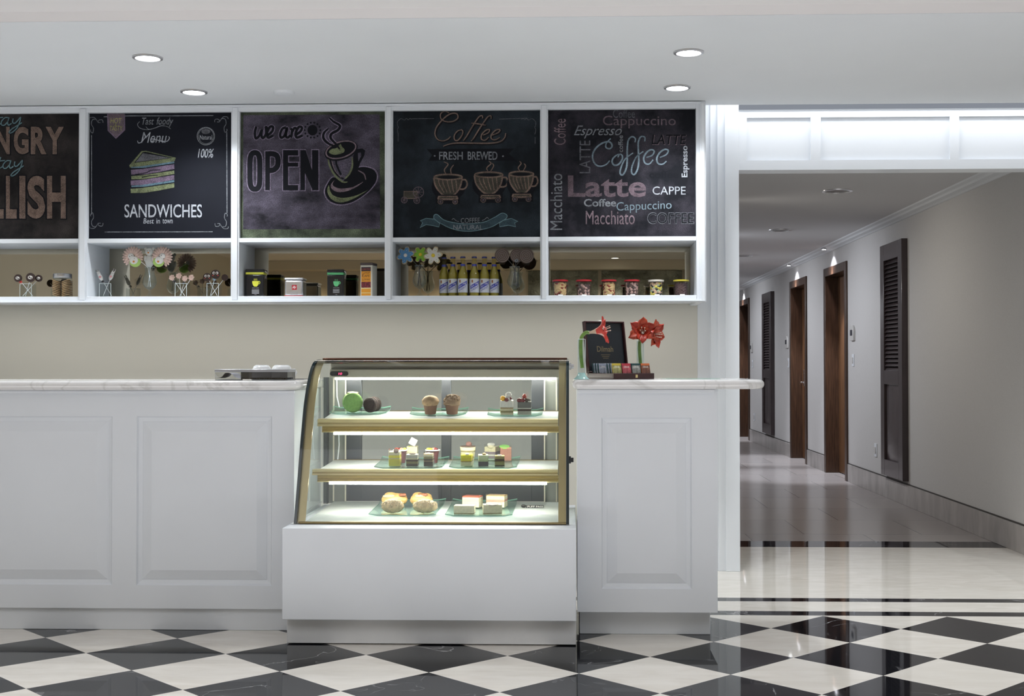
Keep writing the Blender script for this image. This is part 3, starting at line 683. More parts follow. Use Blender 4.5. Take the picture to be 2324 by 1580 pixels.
def mono(m, g):
    for L_, a, c_ in (('O', 145, 382), ('P', 425, 660), ('E', 700, 935), ('N', 968, 1250)):
        y1 = LB+(10 if L_ == 'O' else -12)
        w_ = 82
        if L_ == 'O': b.stroke(m, [((a+c_)/2+((c_-a)/2-41)*math.copysign(abs(math.cos(q))**.75, math.cos(q)), (LT+y1)/2+((y1-LT)/2-41)*math.copysign(abs(math.sin(q))**.45, math.sin(q))) for q in [2*PI*k/48 for k in range(48)]], w_+g, True, 1)
        if L_ == 'P':
            b.stroke(m, [(a+35, LT+30), (a+35, y1+g/2)], 72+g, smooth=0); b.stroke(m, [(a-g/2, LT+60), (a+130, LT+60), (c_-45, LT+110), (c_-45, LT+240), (a+120, LT+310), (a+20, LT+312)], w_+g, smooth=6)
        if L_ == 'E':
            b.stroke(m, [(a+40, LT-g/2), (a+40, y1+g/2)], 80+g, smooth=0)
            for yy in (LT+42, LT+225, y1-40): b.stroke(m, [(a, yy), (c_+g/2, yy)], (84 if yy != LT+225 else 62)+g, smooth=0)
        if L_ == 'N':
            b.stroke(m, [(a+36, LT-g/2), (a+36, y1+g/2)], 72+g, smooth=0); b.stroke(m, [(c_-50, LT-g/2), (c_-50, y1+g/2)], 100+g, smooth=0)
            b.fill(m, [(a-g/2, LT-g/2), (a+85, LT-g/2), (c_, y1), (c_-90, y1+g/2), (a+60, LT+330)])
mono(hal, 26); mono(M_ink, 0)
st1 = [(1420, 155), (1490, 218), (1582, 275), (1550, 345), (1455, 400), (1440, 470), (1520, 560), (1580, 640)]; st2 = [(1405, 320), (1335, 390), (1330, 475), (1400, 550), (1490, 590)]
b.stroke(hal, st1, 70, taper=.4); b.stroke(hal, st2, 70, taper=.4)
sau = [(1480, 1075), (1390, 1180), (1350, 1300), (1400, 1420), (1510, 1485), (1640, 1495), (1800, 1450), (1990, 1325), (2120, 1180), (2155, 1060), (2110, 965), (1990, 920), (1880, 925), (1800, 1000), (1640, 1130)]
b.fill(hal, [(x+(x-1750)*.05, y+(y-1200)*.06) for x, y in sau], 5); b.fill(M_ink, sau, 5)
b.fill(M_ink, [(1790, 740), (1850, 640), (1930, 630), (1975, 660), (1960, 740), (1890, 870), (1870, 940), (1780, 1080), (1640, 1140)]); b.fill(M_field, [(1860, 700), (1905, 690), (1915, 740), (1870, 830)])
b.fill(M_field, [(1385, 760), (1420, 880), (1480, 1000), (1570, 1090), (1660, 1110), (1740, 1010), (1785, 880), (1790, 740)])
b.stroke(c_green, [(1395, 770), (1425, 900), (1500, 1040), (1620, 1145), (1700, 1150)], 30, taper=.5); b.stroke(M_ink, [(1430, 790), (1465, 920), (1540, 1040), (1640, 1105)], 24)
b.stroke(c_green, [(1770, 765), (1775, 900), (1730, 1020), (1660, 1100)], 28, taper=.4); b.stroke(M_ink, [(1525, 780), (1530, 880), (1600, 1040)], 30); b.stroke(c_pink, [(1450, 800), (1500, 960), (1600, 1080)], 10)
b.stroke(M_ink, b.ell((1600, 660), 235, 118, -.30), 60, True, 2); b.fill(M_ink, b.ell((1600, 655), 240, 125, -.30)); b.stroke(c_pink, b.ell((1598, 650), 238, 122, -.30), 20, True, 2)
b.fill(c_green, [(1412, 692), (1450, 640), (1530, 622), (1590, 560), (1612, 600), (1655, 650), (1625, 700), (1500, 728)], 5); b.stroke(M_ink, st1, 40, taper=.4); b.stroke(M_ink, st2, 40, taper=.4)
b.fill(c_green, [(x, y+FY) for x, y in [(1412, 210), (1385, 290), (1420, 390), (1500, 455), (1620, 475), (1800, 415), (2025, 278), (1850, 362), (1640, 405), (1490, 372), (1432, 300)]], 4)
b.fill(c_pink, [(x, y+FY) for x, y in [(1500, 130), (1443, 200), (1462, 272), (1560, 315), (1700, 298), (1850, 228), (1942, 155), (1780, 238), (1600, 260), (1500, 232), (1468, 190)]], 4)
b.stroke(c_pink, [(1865, 972), (1955, 1025), (1985, 1115)], 20, taper=.5)
b.done(t3, {M_ink.name: 'black_lettering', M_field.name: 'chalk_field'})
# -- sandwiches board
t2, b = board(1, 'black chalkboard with a drawn layered sandwich and the word SANDWICHES', mat('clean blackboard', '#15171f', .75, spec=.15, noise=.15, nscale=5))
b.crop(190, 240, 6.835)
b.stroke(c_grey, [(310, 172), (700, 158), (1300, 158), (2012, 152)], 13, smooth=2)
scr = [[(300, 265), (290, 222), (240, 222), (222, 258), (262, 262)], [(90, 215), (102, 185), (160, 183), (200, 222), (212, 246)], [(190, 208), (135, 220), (122, 290), (152, 350), (140, 422), (108, 400), (110, 370)]]
for p in scr:
    b.stroke(c_grey, p, 9); b.stroke(c_grey, [(2330-x, y-10) for x, y in p], 9)
    b.stroke(c_grey, [(x, 2085-y) for x, y in p], 9); b.stroke(c_grey, [(2335-x, 2090-y) for x, y in p], 9)
tagp = [(365, 118), (640, 110), (640, 378), (500, 512), (375, 388)]
b.fill(c_dpink, tagp); b.stroke(c_purple, [(x+(500-x)*.05, y+(300-y)*.04) for x, y in tagp], 22, True, 0)
b.text(c_yel, 'HOT', 415, 588, 192, 276, shear=.15); b.text(c_yel, '&', 478, 512, 285, 318); b.text(c_yel, 'TASTY', 402, 602, 312, 386, shear=.1)
b.text(c_grey, 'Tast', 905, 1090, 185, 295, shear=.3, bold=.006); b.text(c_grey, 'foody', 1130, 1390, 180, 330, shear=.3, bold=.006)
b.stroke(c_grey, [(870, 245), (835, 290), (870, 345), (970, 372), (1060, 362)], 9); b.stroke(c_grey, [(965, 325), (1010, 365), (1100, 348), (1200, 312), (1290, 322), (1350, 360)], 11, taper=.4)
b.text(c_white, 'Menu', 890, 1290, 412, 575, shear=.3); b.stroke(c_white, [(835, 545), (850, 578), (900, 560), (960, 480)], 12); b.stroke(c_white, [(1055, 555), (1110, 528), (1200, 548), (1290, 552), (1330, 505), (1318, 478)], 15, taper=.5)
b.stroke(c_grey, b.ell((1895, 472), 134, 136), 13, True, 2); b.stroke(c_grey, b.ell((1897, 468), 116, 122), 7, True, 2); b.fill(c_dim, b.ell((1895, 400), 70, 40)); b.text(c_white, 'Natural', 1802, 1990, 455, 526)
b.text(c_white, '100%', 1770, 2018, 668, 808, shear=.25, bold=.01)
b.crop(0, 220, 3.293)
for p in ([(685, 285), (685, 880)], [(783, 1010), (1590, 1008)], [(1695, 265), (1697, 870)]): b.stroke(c_grey, p, 6, smooth=2)
b.fill(c_green, [(966, 512), (1058, 405), (1092, 403), (1314, 455), (1302, 488), (972, 528)]); b.fill(M_ink, [(1002, 493), (1066, 414), (1085, 410), (1296, 456)]); b.fill(c_dim, [(1014, 487), (1068, 420), (1276, 456)])
for y0, h, m in ((516, 16, c_sky), (537, 44, c_purple), (584, 32, c_green), (618, 42, c_purple), (656, 18, c_sky), (679, 40, c_green)):
    w0 = 972+(hash((y0, h)) % 8); y2 = y0-34
    b.fill(m, [(w0+4, y0+8), (1060, y0+2), (1170, y2+20), (1302, y2), (1304, y2+h*.8), (1180, y2+h+16), (1080, y0+h-2), (w0+6, y0+h)])
b.stroke(M_ink, [(1010, 580), (1090, 568), (1130, 550), (1200, 545)], 6); b.stroke(M_ink, [(1060, 602), (1120, 590), (1180, 585)], 6)
b.text(c_white, 'SANDWICHES', 930, 1510, 803, 902, bold=.008); b.text(c_white, 'Best', 1072, 1150, 908, 947, shear=.15); b.text(c_white, 'in', 1170, 1196, 910, 947); b.text(c_white, 'town', 1215, 1290, 912, 947)
b.done(t2, {c_white.name: 'chalk_lettering', c_yel.name: 'chalk_lettering'})
# -- stay hungry board
t1, b = board(0, 'brownish chalkboard with Stay HUNGRY Stay FOOLISH lettering, cut by the frame edge', smudge('board stay', '#1f1d1e', '#5a5350', .55, 5))
b.crop(0, 240, 9.874)
for L_, x0, x1 in (('H', -850, -520), ('U', -480, -150), ('N', -110, 218), ('G', 305, 640), ('R', 690, 1045), ('Y', 1020, 1432)):
    b.text(M_ink, L_, x0-25, x1+30, 452, 1112, bold=.06); b.text(c_brown, L_, x0, x1, 470, 1088, bold=.04)
def stay(m, w, dx, dy):
    for p in ([(-200, 235), (-260, 195), (-315, 245), (-225, 330), (-240, 420), (-340, 415)], [(-20, 190), (-70, 330), (-50, 430), (20, 400)], [(-140, 300), (-40, 275), (70, 262)],
              [(195, 270), (110, 272), (32, 360), (42, 432), (105, 432), (180, 345), (205, 262), (172, 380), (195, 435), (260, 395)],
              [(295, 285), (285, 375), (335, 392), (400, 330), (462, 260), (440, 370), (392, 480), (322, 560), (245, 610), (205, 592), (270, 520), (380, 450), (490, 382)]):
        b.stroke(m, [(x+dx, y+dy) for x, y in p], w)
stay(M_ink, 46, 6, 8); stay(c_teal, 26, 0, 0); stay(M_ink, 46, 46, 973); stay(c_teal, 26, 40, 965)
b.crop(0, 220, 3.293)
for L_, x0, x1 in (('F', -420, -330), ('O', -305, -205), ('O', -180, -80), ('L', -35, 45), ('L', 45, 125), ('I', 145, 190), ('S', 205, 338), ('H', 352, 492)):
    if L_ == 'L' and x0 == -35: x0, x1 = -55, 28
    b.text(M_ink, L_, x0-10, x1+10, 582, 918, bold=.06); b.text(c_brown, L_, x0, x1, 590, 910, bold=.04)
b.done(t1, {c_brown.name: 'chalk_lettering', c_teal.name: 'chalk_lettering'})
# ------------------------------------------------------------------ counters
YC = 5.52
def front_panels(mb, x0, x1, z0, z1, Y, panels, t=.02):
    """flat front with raised and fielded panels; panels = list of (xa, xb, za, zb)"""
    prev = x0
    for xa, xb, za, zb in panels:
        mb.quad((prev, Y, z0), (xa, Y, z0), (xa, Y, z1), (prev, Y, z1)); mb.quad((xa, Y, z0), (xb, Y, z0), (xb, Y, za), (xa, Y, za)); mb.quad((xa, Y, zb), (xb, Y, zb), (xb, Y, z1), (xa, Y, z1))
        lp = [(0, 0), (.006, .010), (.020, .014), (.023, .014), (.026, .012), (.066, -.001)]
        for k in range(len(lp)):
            i, q = lp[k]; R1 = [(xa+i, Y+q, za+i), (xb-i, Y+q, za+i), (xb-i, Y+q, zb-i), (xa+i, Y+q, zb-i)]
            if k:
                for e in range(4): mb.quad(R0[e], R0[(e+1) % 4], R1[(e+1) % 4], R1[e])
            R0 = R1
        mb.quad(*R1); prev = xb
    mb.quad((prev, Y, z0), (x1, Y, z0), (x1, Y, z1), (prev, Y, z1))
    # body behind the front
    mb.quad((x0, Y, z0), (x0, Y, z1), (x0, Y+.6, z1), (x0, Y+.6, z0)); mb.quad((x1, Y, z1), (x1, Y, z0), (x1, Y+.6, z0), (x1, Y+.6, z1))
    mb.quad((x0, Y+.6, z0), (x1, Y+.6, z0), (x1, Y+.6, z1), (x0, Y+.6, z1)); mb.quad((x0, Y, z0), (x0, Y+.6, z0), (x1, Y+.6, z0), (x1, Y, z0)); mb.quad((x0, Y, z1), (x1, Y, z1), (x1, Y+.6, z1), (x0, Y+.6, z1))
def slab_plan(x0, x1, y0, y1, rl, rr):
    pts = []
    def arc(cx, cy, r, a0, a1):
        n = 10
        for k in range(n+1): a = math.radians(a0+(a1-a0)*k/n); pts.append((cx+r*math.cos(a), cy+r*math.sin(a)))
    if rl: arc(x0+rl, y0+rl, rl, 180, 270)
    else: pts.append((x0, y0))
    if rr: arc(x1-rr, y0+rr, rr, 270, 360); 
    else: pts.append((x1, y0))
    pts.append((x1, y1)); pts.append((x0, y1)); return pts
# left counter
XC1 = W(668, 900, Y=YC).x; ZP = W(300, 1381, Y=YC).z; ZT0 = W(300, 886, Y=5.47).z; ZT1 = W(300, 864.5, Y=5.47).z
ct = thing('counter', 'long white panelled counter left of the pastry case', 'counter', ((XL+XC1)/2, YC+.3, 0), 'white panelled counters')
xa, xb = W(310, 1100, Y=YC).x, W(617, 1100, Y=YC).x; za, zb = W(460, 1329, Y=YC).z, W(460, 945, Y=YC).z
per = W(310, 1100, Y=YC).x-W(-50, 1100, Y=YC).x
f = MB(); front_panels(f, XL+.01, XC1, ZP, ZT0-.001, YC, [(xa-k*per, xb-k*per, za, zb) for k in (3, 2, 1, 0) if xa-k*per > XL+.05]); f.build('body', M_white, ct, True, smooth=0)
f = MB(); f.box(XL+.01, XC1-.012, W(300, 1429.5, Z=0).y, YC+.58, 0, ZP); f.build('plinth', M_white, ct, True, bevel=.002)
f = MB(); f.box(XL+.01, XC1+.004, YC-.012, YC, W(300, 893, Y=YC).z, ZT0-.001); f.build('cornice', M_trim, ct, True, bevel=.004)
XS1 = W(684, 872, Y=5.55).x
f = MB(); f.prism(slab_plan(XL+.01, XS1, 5.455, 6.16, 0, .10), ZT0, ZT1)
tag(f.build('countertop', M_marble, None, bevel=(ZT1-ZT0)*.49, seg=5), 'long white marble worktop left of the pastry case', 'worktop', 'marble worktops')
# right counter
YR = 5.43; X2a, X2b = W(1310, 1100, Y=YR).x, W(1628, 1100, Y=YR).x; ZP2 = W(1460, 1390, Y=YR).z; ZTr0 = W(1500, 883.5, Y=5.39).z; ZTr1 = W(1500, 862.5, Y=5.39).z
ct2 = thing('counter', 'short white single panel counter right of the pastry case', 'counter', ((X2a+X2b)/2, YR+.3, 0), 'white panelled counters')
xa, xb = W(1365, 1100, Y=YR).x, W(1570, 1100, Y=YR).x; za, zb = W(1460, 1337, Y=YR).z, W(1460, 948, Y=YR).z
f = MB(); front_panels(f, X2a, X2b, ZP2, ZTr0-.001, YR, [(xa, xb, za, zb)]); f.build('body', M_white, ct2, True, smooth=0)
f = MB(); f.box(X2a+.01, W(1614, 1420, Y=YR+.05).x, W(1500, 1440, Z=0).y, YR+.58, 0, ZP2); f.build('plinth', M_white, ct2, True, bevel=.002)
f = MB(); f.box(X2a+.002, W(1622, 890, Y=YR).x, YR-.012, YR, W(1500, 893, Y=YR).z, ZTr0-.001); f.build('cornice', M_trim, ct2, True, bevel=.004)
XS2a, XS2b = W(1299, 872, Y=5.4).x, W(1735, 872, Y=5.5).x
f = MB(); f.prism(slab_plan(XS2a, XS2b, 5.375, 6.1, .03, .14), ZTr0, ZTr1)
tag(f.build('countertop', M_marble, None, bevel=(ZTr1-ZTr0)*.49, seg=5), 'short white marble worktop with a rounded end jutting past the right counter', 'worktop', 'marble worktops')
# display base
YD0 = 5.22; XB0, XB1 = W(640, 1300, Y=YD0).x, W(1308, 1300, Y=YD0).x; ZBT = W(960, 1200, Y=YD0).z; ZBP = W(960, 1409, Y=YD0).z
pb = thing('display_plinth', 'plain white box base carrying the glass pastry case', 'display base', ((XB0+XB1)/2, 5.6, 0))
f = MB(); f.box(XB0, XB1, YD0, 6.12, ZBP, ZBT); f.build('body', M_white, pb, True, bevel=.003)
f = MB(); f.box(XB0+.008, XB1-.001, W(960, 1464, Z=0).y, 6.1, .004, ZBP); f.build('kickboard', mat('scuffed white paint', (.74, .75, .765), .5, noise=.06, nscale=6), pb, True, bevel=.002)
# ------------------------------------------------------------------ glass pastry case
XCL, XCR = W(667, 1190, Y=5.35).x, W(1291.5, 1100, Y=5.4).x
pp = [W(x, y, X=XCL) for x, y in ((667, 1190.5), (674.5, 1100), (681.6, 1011), (687.8, 940), (690.6, 914), (696.7, 873), (704.8, 838), (713, 821), (723, 815.5))]
prof = [(p.y, p.z) for p in pp]
YT0, ZT = prof[-1]; YRE = 6.09
prof = [(v.x, max(v.y, ZBT+.003)) for v in smooth_path(prof, 4)]
YFB = prof[0][0]
case = thing('pastry_case', 'curved glass pastry display case with brass trim and lit shelves', 'display case', ((XCL+XCR)/2, 5.7, ZBT))
def strip(x0, x1, pf, mb, d=0, t=.004):
    """curved sheet along the side profile, from x0 to x1"""
    q = [(y+d, max(z, ZBT+.003)) for y, z in pf]; r = [(y+d+t, max(z-t*.6, ZBT+.003)) for y, z in pf]
    n = len(q)
    vs = [(x, y, z) for x in (x0, x1) for y, z in q]+[(x, y, z) for x in (x0, x1) for y, z in r]
    fs = []
    for i in range(n-1):
        fs += [(i, i+1, n+i+1, n+i), (2*n+i, 3*n+i, 3*n+i+1, 2*n+i+1), (i, 2*n+i, 2*n+i+1, i+1), (n+i, n+i+1, 3*n+i+1, 3*n+i)]
    fs += [(0, n, 3*n, 2*n), (n-1, 3*n-1, 4*n-1, 2*n-1)]; mb.add(vs, fs)
f = MB()
n = len(prof); f.add([(x, y, z) for x in (XCL+.012, XCR-.012) for y, z in prof], [(i, i+1, n+i+1, n+i) for i in range(n-1)]); f.build('front_glass', M_glass, case, True)
for x0, x1 in ((XCL, XCL+.012), (XCR-.012, XCR)):
    f = MB(); strip(x0, x1, prof, f, -.006, .022); f.build('glass_edge', M_blackedge, case, True)
for x0, x1 in ((XCL+.0125, XCL+.045), (XCR-.045, XCR-.0125)):
    f = MB(); strip(x0, x1, prof, f, .012, .004); f.build('side_trim', M_gold, case, True)
sidepoly = [(y+.014, z) for y, z in prof]+[(YRE, ZT), (YRE, ZBT+.004)]
for x in (XCL+.006, XCR-.006):
    f = MB(); f.add([(x, y, z) for y, z in sidepoly], [tuple(range(len(sidepoly)))]); f.build('side_glass', M_glass, case, True)
zb_ = W(960, 1184.5, Y=YFB+.01).z
f = MB(); f.box(XCL+.02, XCR-.012, YFB-.004, YFB+.016, ZBT+.002, zb_); f.build('bottom_trim', M_gold, case, True, bevel=.002)
# top cap
zc1 = W(960, 812.3, Y=YT0).z; zc0 = W(960, 818.5, Y=YT0).z; zg = W(960, 825, Y=YT0).z
f = MB(); f.box(XCL+.02, XCR-.008, YT0-.012, YRE+.01, zc0, zc1); f.build('top_cap', M_goldd, case, True, bevel=.004)
f = MB(); f.prism([(YT0-.012, zc0), (YT0-.03, zg+.004), (YT0-.02, zg), (YT0+.02, zg), (YT0+.02, zc0)], XCL+.02, XCR-.008, axis='x'); f.build('top_rail', mat('polished bronze', (.42, .29, .12), .12, 1), case, True)
# header with the temperature readout
YH = 5.93; zh0, zh1 = W(960, 857, Y=YH).z, W(960, 838, Y=YH).z
f = MB(); f.box(XCL+.04, XCR-.04, YH, YRE-.02, zh0, zh1); f.box(XCL+.04, XCR-.04, YH+.03, YRE-.02, zh1, zc0-.002)
hd = f.build('header', mat('champagne panel', (.60, .56, .44), .4), case, True, bevel=.003)
a, b_ = W(749, 848, Y=YH-.004), W(790.5, 848, Y=YH-.004); r = .0105; zc_ = W(770, 848.3, Y=YH-.004).z
pts = [(a.x+r+r*math.cos(t), zc_+r*math.sin(t)) for t in [PI/2+PI*k/8 for k in range(9)]]+[(b_.x-r+r*math.cos(t), zc_+r*math.sin(t)) for t in [-PI/2+PI*k/8 for k in range(9)]]
f = MB(); f.prism(pts, YH-.006, YH, axis='y'); f.build('readout', mat('readout black', (.03, .03, .035), .25), hd)
hd.children[0].location = (0, 0, 0)
for v in hd.children[0].data.vertices: v.co -= Vector(case.location)
f = MB(); o = W(768, 851, Y=YH-.0065); text_on(f, '10', (o.x-Vector(case.location).x, YH-.0068-case.location.y, o.z-case.location.z), (.016, 0, 0), (.002, 0, .0105), bold=.01)
f.build('digits', mat('red digits', (1, .05, .18), .5, emit=2.5), hd, smooth=0)
# lamps and shelves
M_shelf = mat('milky glass shelf', (.82, .86, .83), .2)
M_tube = mat('case lamp', (1.0, .97, .88), .5, emit=44)
def tube_lamp(name, y0, y1, z, parent, x0, x1):
    f = MB(); f.box(x0, x1, y0, y1, z-.009, z); return f.build(name, M_tube, parent, True)
tube_lamp('header_lamp', YH+.03, YH+.05, zh0-.001, case, XCL+.06, XCR-.06)
XS0, XS1_ = XCL+.04, XCR-.05
YSR = 6.05
SH = []
def shelf(yr, yf, pr_, pf_, bars):
    zr = W(900, pr_, Y=yr).z; zf = W(900, pf_, Y=yf).z
    f = MB(); f.prism([(yf, zf), (yr, zr), (yr, zr-.008), (yf, zf-.008)], XS0, XS1_, axis='x'); s = f.build('shelf', M_shelf, case, True, bevel=.001)
    f = MB(); f.box(XS0, XS1_, yr-.004, yr+.004, zr-.012, zr+.003); f.build('shelf_rear_trim', M_gold, s); 
    for v in s.children[0].data.vertices: v.co -= Vector(case.location)
    (b0, b1, yb0), (l0, l1, yl0) = bars
    z1, z0 = W(900, b0, Y=yb0).z, W(900, b1, Y=yb0).z
    f = MB(); f.prism([(yb0, z0), (yb0, z0+.3*(z1-z0)), (yb0+.006, z0+.5*(z1-z0)), (yb0, z1), (yf+.004, zf+.001), (yf+.02, zf-.004), (yf+.02, z0)], XS0-.02, XS1_, axis='x'); f.build('shelf_front_rail', M_rail, case, True)
    z1, z0 = W(900, l0, Y=yl0).z, W(900, l1, Y=yl0).z; h = z1-z0
    f = MB(); f.prism([(yl0+.004, z0), (yl0, z0+.15*h), (yl0+.008, z0+.45*h), (yl0+.002, z0+.62*h), (yl0+.008, z1), (yl0+.04, z1), (yl0+.04, z0)], XS0-.003, XS1_+.004, axis='x'); lh = f.build('lamp_housing', M_rail, case, True)
    t = tube_lamp('shelf_lamp', yl0+.002, yl0+.022, z0-.0005, case, XS0+.05, XS1_-.05)
    SH.append((yr, zr, yf, zf))
shelf(YSR, 5.79, 933.5, 950.5, ((952, 968, 5.745), (967.5, 982, 5.765)))
shelf(YSR, 5.70, 1044.5, 1065, ((1066.5, 1079, 5.63), (1079.5, 1095, 5.66)))
zd = W(900, 1138.5, Y=YSR).z; zdf = W(900, 1184, Y=5.40).z
f = MB(); f.prism([(5.40, zdf), (YSR, zd), (YSR, zd-.006), (5.40, zdf-.005)], XCL+.04, XCR-.045, axis='x'); f.build('deck', M_shelf, case, True, bevel=.001)
SH.append((YSR, zd, 5.40, zdf))
f = MB(); f.box(XCL+.012, XCR-.012, YFB+.016, YRE, ZBT+.003, zdf-.006); f.build('base_panel', M_trim, case, True)
# front acrylic lip on the deck
f = MB(); y = 5.425; z1 = zdf+.028; zq = zdf+.001; f.quad((XCL+.05, y, zq), (XCR-.05, y, zq), (XCR-.05, y, z1), (XCL+.05, y, z1)); f.box(XCL+.05, XCR-.05, y-.001, y+.001, z1-.001, z1); f.build('front_lip', glass('acrylic', (.96, .98, .97), 1.3), case, True)
# rear sliding doors
M_stile = mat('dark door profile', (.06, .066, .078), .4, .3)
zr0, zr1 = W(900, 1137, Y=6.07).z, zh0
def xr(px, y=6.07): return W(px, 1000, Y=y).x
f = MB()
for a, b_ in ((785, 821), (1002, 1024), (1206, 1235)): f.box(xr(a), xr(b_), 6.065, 6.085, zd+.001, zr1)
f.box(xr(785), xr(1235), 6.066, 6.084, zd, W(900, 1098, Y=6.07).z)
f.build('door_frame', M_stile, case, True, bevel=.002)
for a, b_ in ((821, 1002), (1024, 1206)):
    f = MB(); f.box(xr(a), xr(b_), 6.073, 6.077, W(900, 1098, Y=6.07).z, zr1); f.build('door_pane', glass('grey pane', (.82, .84, .84), 1.45), case, True)
f = MB()
for a in (758, 785, 1236, 1263): f.box(xr(a)-.003, xr(a)+.003, 6.058, 6.066, zd, zr1)
f.build('rear_frame', mat('cream profile', (.75, .71, .60), .35), case, True)
f = MB(); f.box(xr(736), xr(745), 6.05, 6.09, zd-.012, zr1); f.box(xr(1267), xr(1272), 6.05, 6.09, zd-.012, zr1); f.build('corner_post', M_stile, case, True)
M_sideback = mat('grey side panel', (.34, .36, .34), .25, .2)
f = MB(); f.box(xr(745), xr(785), 6.086, 6.09, zd-.012, zr1); f.box(xr(1236), xr(1267), 6.086, 6.09, zd-.012, zr1); f.build('rear_panel', M_sideback, case, True)
# lamp cords
f = MB()
f.tube([(xr(762)+.01, 6.04, zh0), (xr(768), 6.03, W(770, 900, Y=6.03).z), (xr(773), 6.03, SH[0][1]+.02)], .003); f.tube([(xr(771), 6.03, SH[0][1]-.03), (xr(773), 6.03, W(770, 1010, Y=6.03).z), (xr(770), 6.03, SH[1][1]+.004)], .003)
f.tube([(W(1255, 955, Y=5.8).x, 5.8, W(1255, 955, Y=5.8).z), (W(1262, 968, Y=5.78).x, 5.78, W(1262, 968, Y=5.78).z), (W(1269, 982, Y=5.8).x, 5.8, W(1269, 982, Y=5.8).z)], .003)
f.build('lamp_cable', M_trim, case, True)
# side hinges
for px, py in ((1298, 832), (1297.5, 1044)):
    p = W(px, py, Y=5.84 if py < 900 else 5.5)
    M = Matrix.Translation(p) @ Matrix.Rotation(PI/2, 4, 'Y')
    f = MB(); f.lathe([(.012, -.016), (.016, -.012), (.016, -.004), (.010, -.002), (.010, .008)], 16, M=M); f.build('hinge_bolt', M_black if py > 900 else M_ring, case, True)
# ------------------------------------------------------------------ goods in the niches
YI = 6.98; PXM = YI/FL
def niche(px, Y=YI):
    """root point on the niche floor under pixel column px"""
    p = W(px, 640, Y=Y); return Vector((p.x, Y, ZN+.0007))
def loc(px, py, root, Y=YI, dy=0):
    p = W(px, py, Y=Y); return Vector((p.x-root.x, dy, p.z-ZN))
M_stick = mat('white stick', (.8, .8, .8), .5); M_ribbon = mat('dark ribbon', (.05, .045, .05), .5); M_rblue = mat('blue ribbon', (.35, .60, .80), .5); M_rred = mat('red ribbon', (.6, .06, .05), .5)
M_choc = mat('dark chocolate', (.045, .025, .022), .35, noise=.2, nscale=60); M_icing = mat('white icing', (.82, .80, .76), .5)
M_pinkic = mat('pink icing', (.80, .58, .50), .55, noise=.15, nscale=80); M_greenic = mat('green icing', (.42, .62, .16), .5); M_orange = mat('orange icing', (.75, .25, .05), .5)
def tumbler(px, lb, w=.064, h=.076, Y=YI):
    r = niche(px, Y); t = thing('glass_tumbler', lb, 'glass', r, 'square glass tumblers of lollipops'); s = w/2
    f = MB(); f.add([(x, y, z) for z in (0, h) for x, y in ((-s, -s), (s, -s), (s, s), (-s, s))], [(0, 1, 5, 4), (1, 2, 6, 5), (2, 3, 7, 6), (3, 0, 4, 7)]); f.build('glass_wall', M_vase, t, smooth=0)
    f = MB(); f.box(-s, s, -s, s, 0, .006); f.build('glass_base', M_plate, t, bevel=.001)
    f = MB()
    for a, b_ in ((-s, -s), (s, -s)): f.tube([(a, b_, .002), (a, b_, h)], .0011, 5)
    f.tube([(-s, -s, h), (s, -s, h)], .0011, 5); f.build('rim', mat('glass rim', (.75, .85, .85), .1), t); return t, r
def hurricane(px, py_rim, lb, Y=YI, s=1.0):
    r = niche(px, Y); t = thing('hurricane_glass', lb, 'glass', r, 'stemmed hurricane glasses'); H = W(px, py_rim, Y=Y).z-ZN
    pf = [(.030, 0), (.028, .004), (.012, .012), (.006, .022), (.0055, .035), (.010, .042), (.026, .052), (.038, .070), (.0395, .085), (.034, .105), (.027, .125), (.025, .14), (.028, .158)]
    k = H/.158
    f = MB(); f.lathe([(0, .0015)]+[(a*s, z*k) for a, z in pf[:6]], 24); f.build('stem', M_plate if 0 else M_vase, t)
    f = MB(); q = [(a*s, z*k) for a, z in pf[5:]]; f.lathe([(.001, q[0][1])]+q+[(q[-1][0]-.0015, q[-1][1])]+[(a-.0015, z+.0015) for a, z in q[::-1][1:]]+[(.001, q[0][1]+.004)], 28, cap=False); f.build('bowl', M_vase, t)
    f = MB(); f.lathe([(q[-1][0]-.0012, q[-1][1]-.0006), (q[-1][0]+.0006, q[-1][1]), (q[-1][0]-.0012, q[-1][1]+.0006)], 28, cap=False); f.lathe([(.0295*s, .0005), (.031*s, .0015), (.0295*s, .0025)], 28, cap=False); f.build('rim', mat('glass rim', (.75, .85, .85), .1), t); return t, r
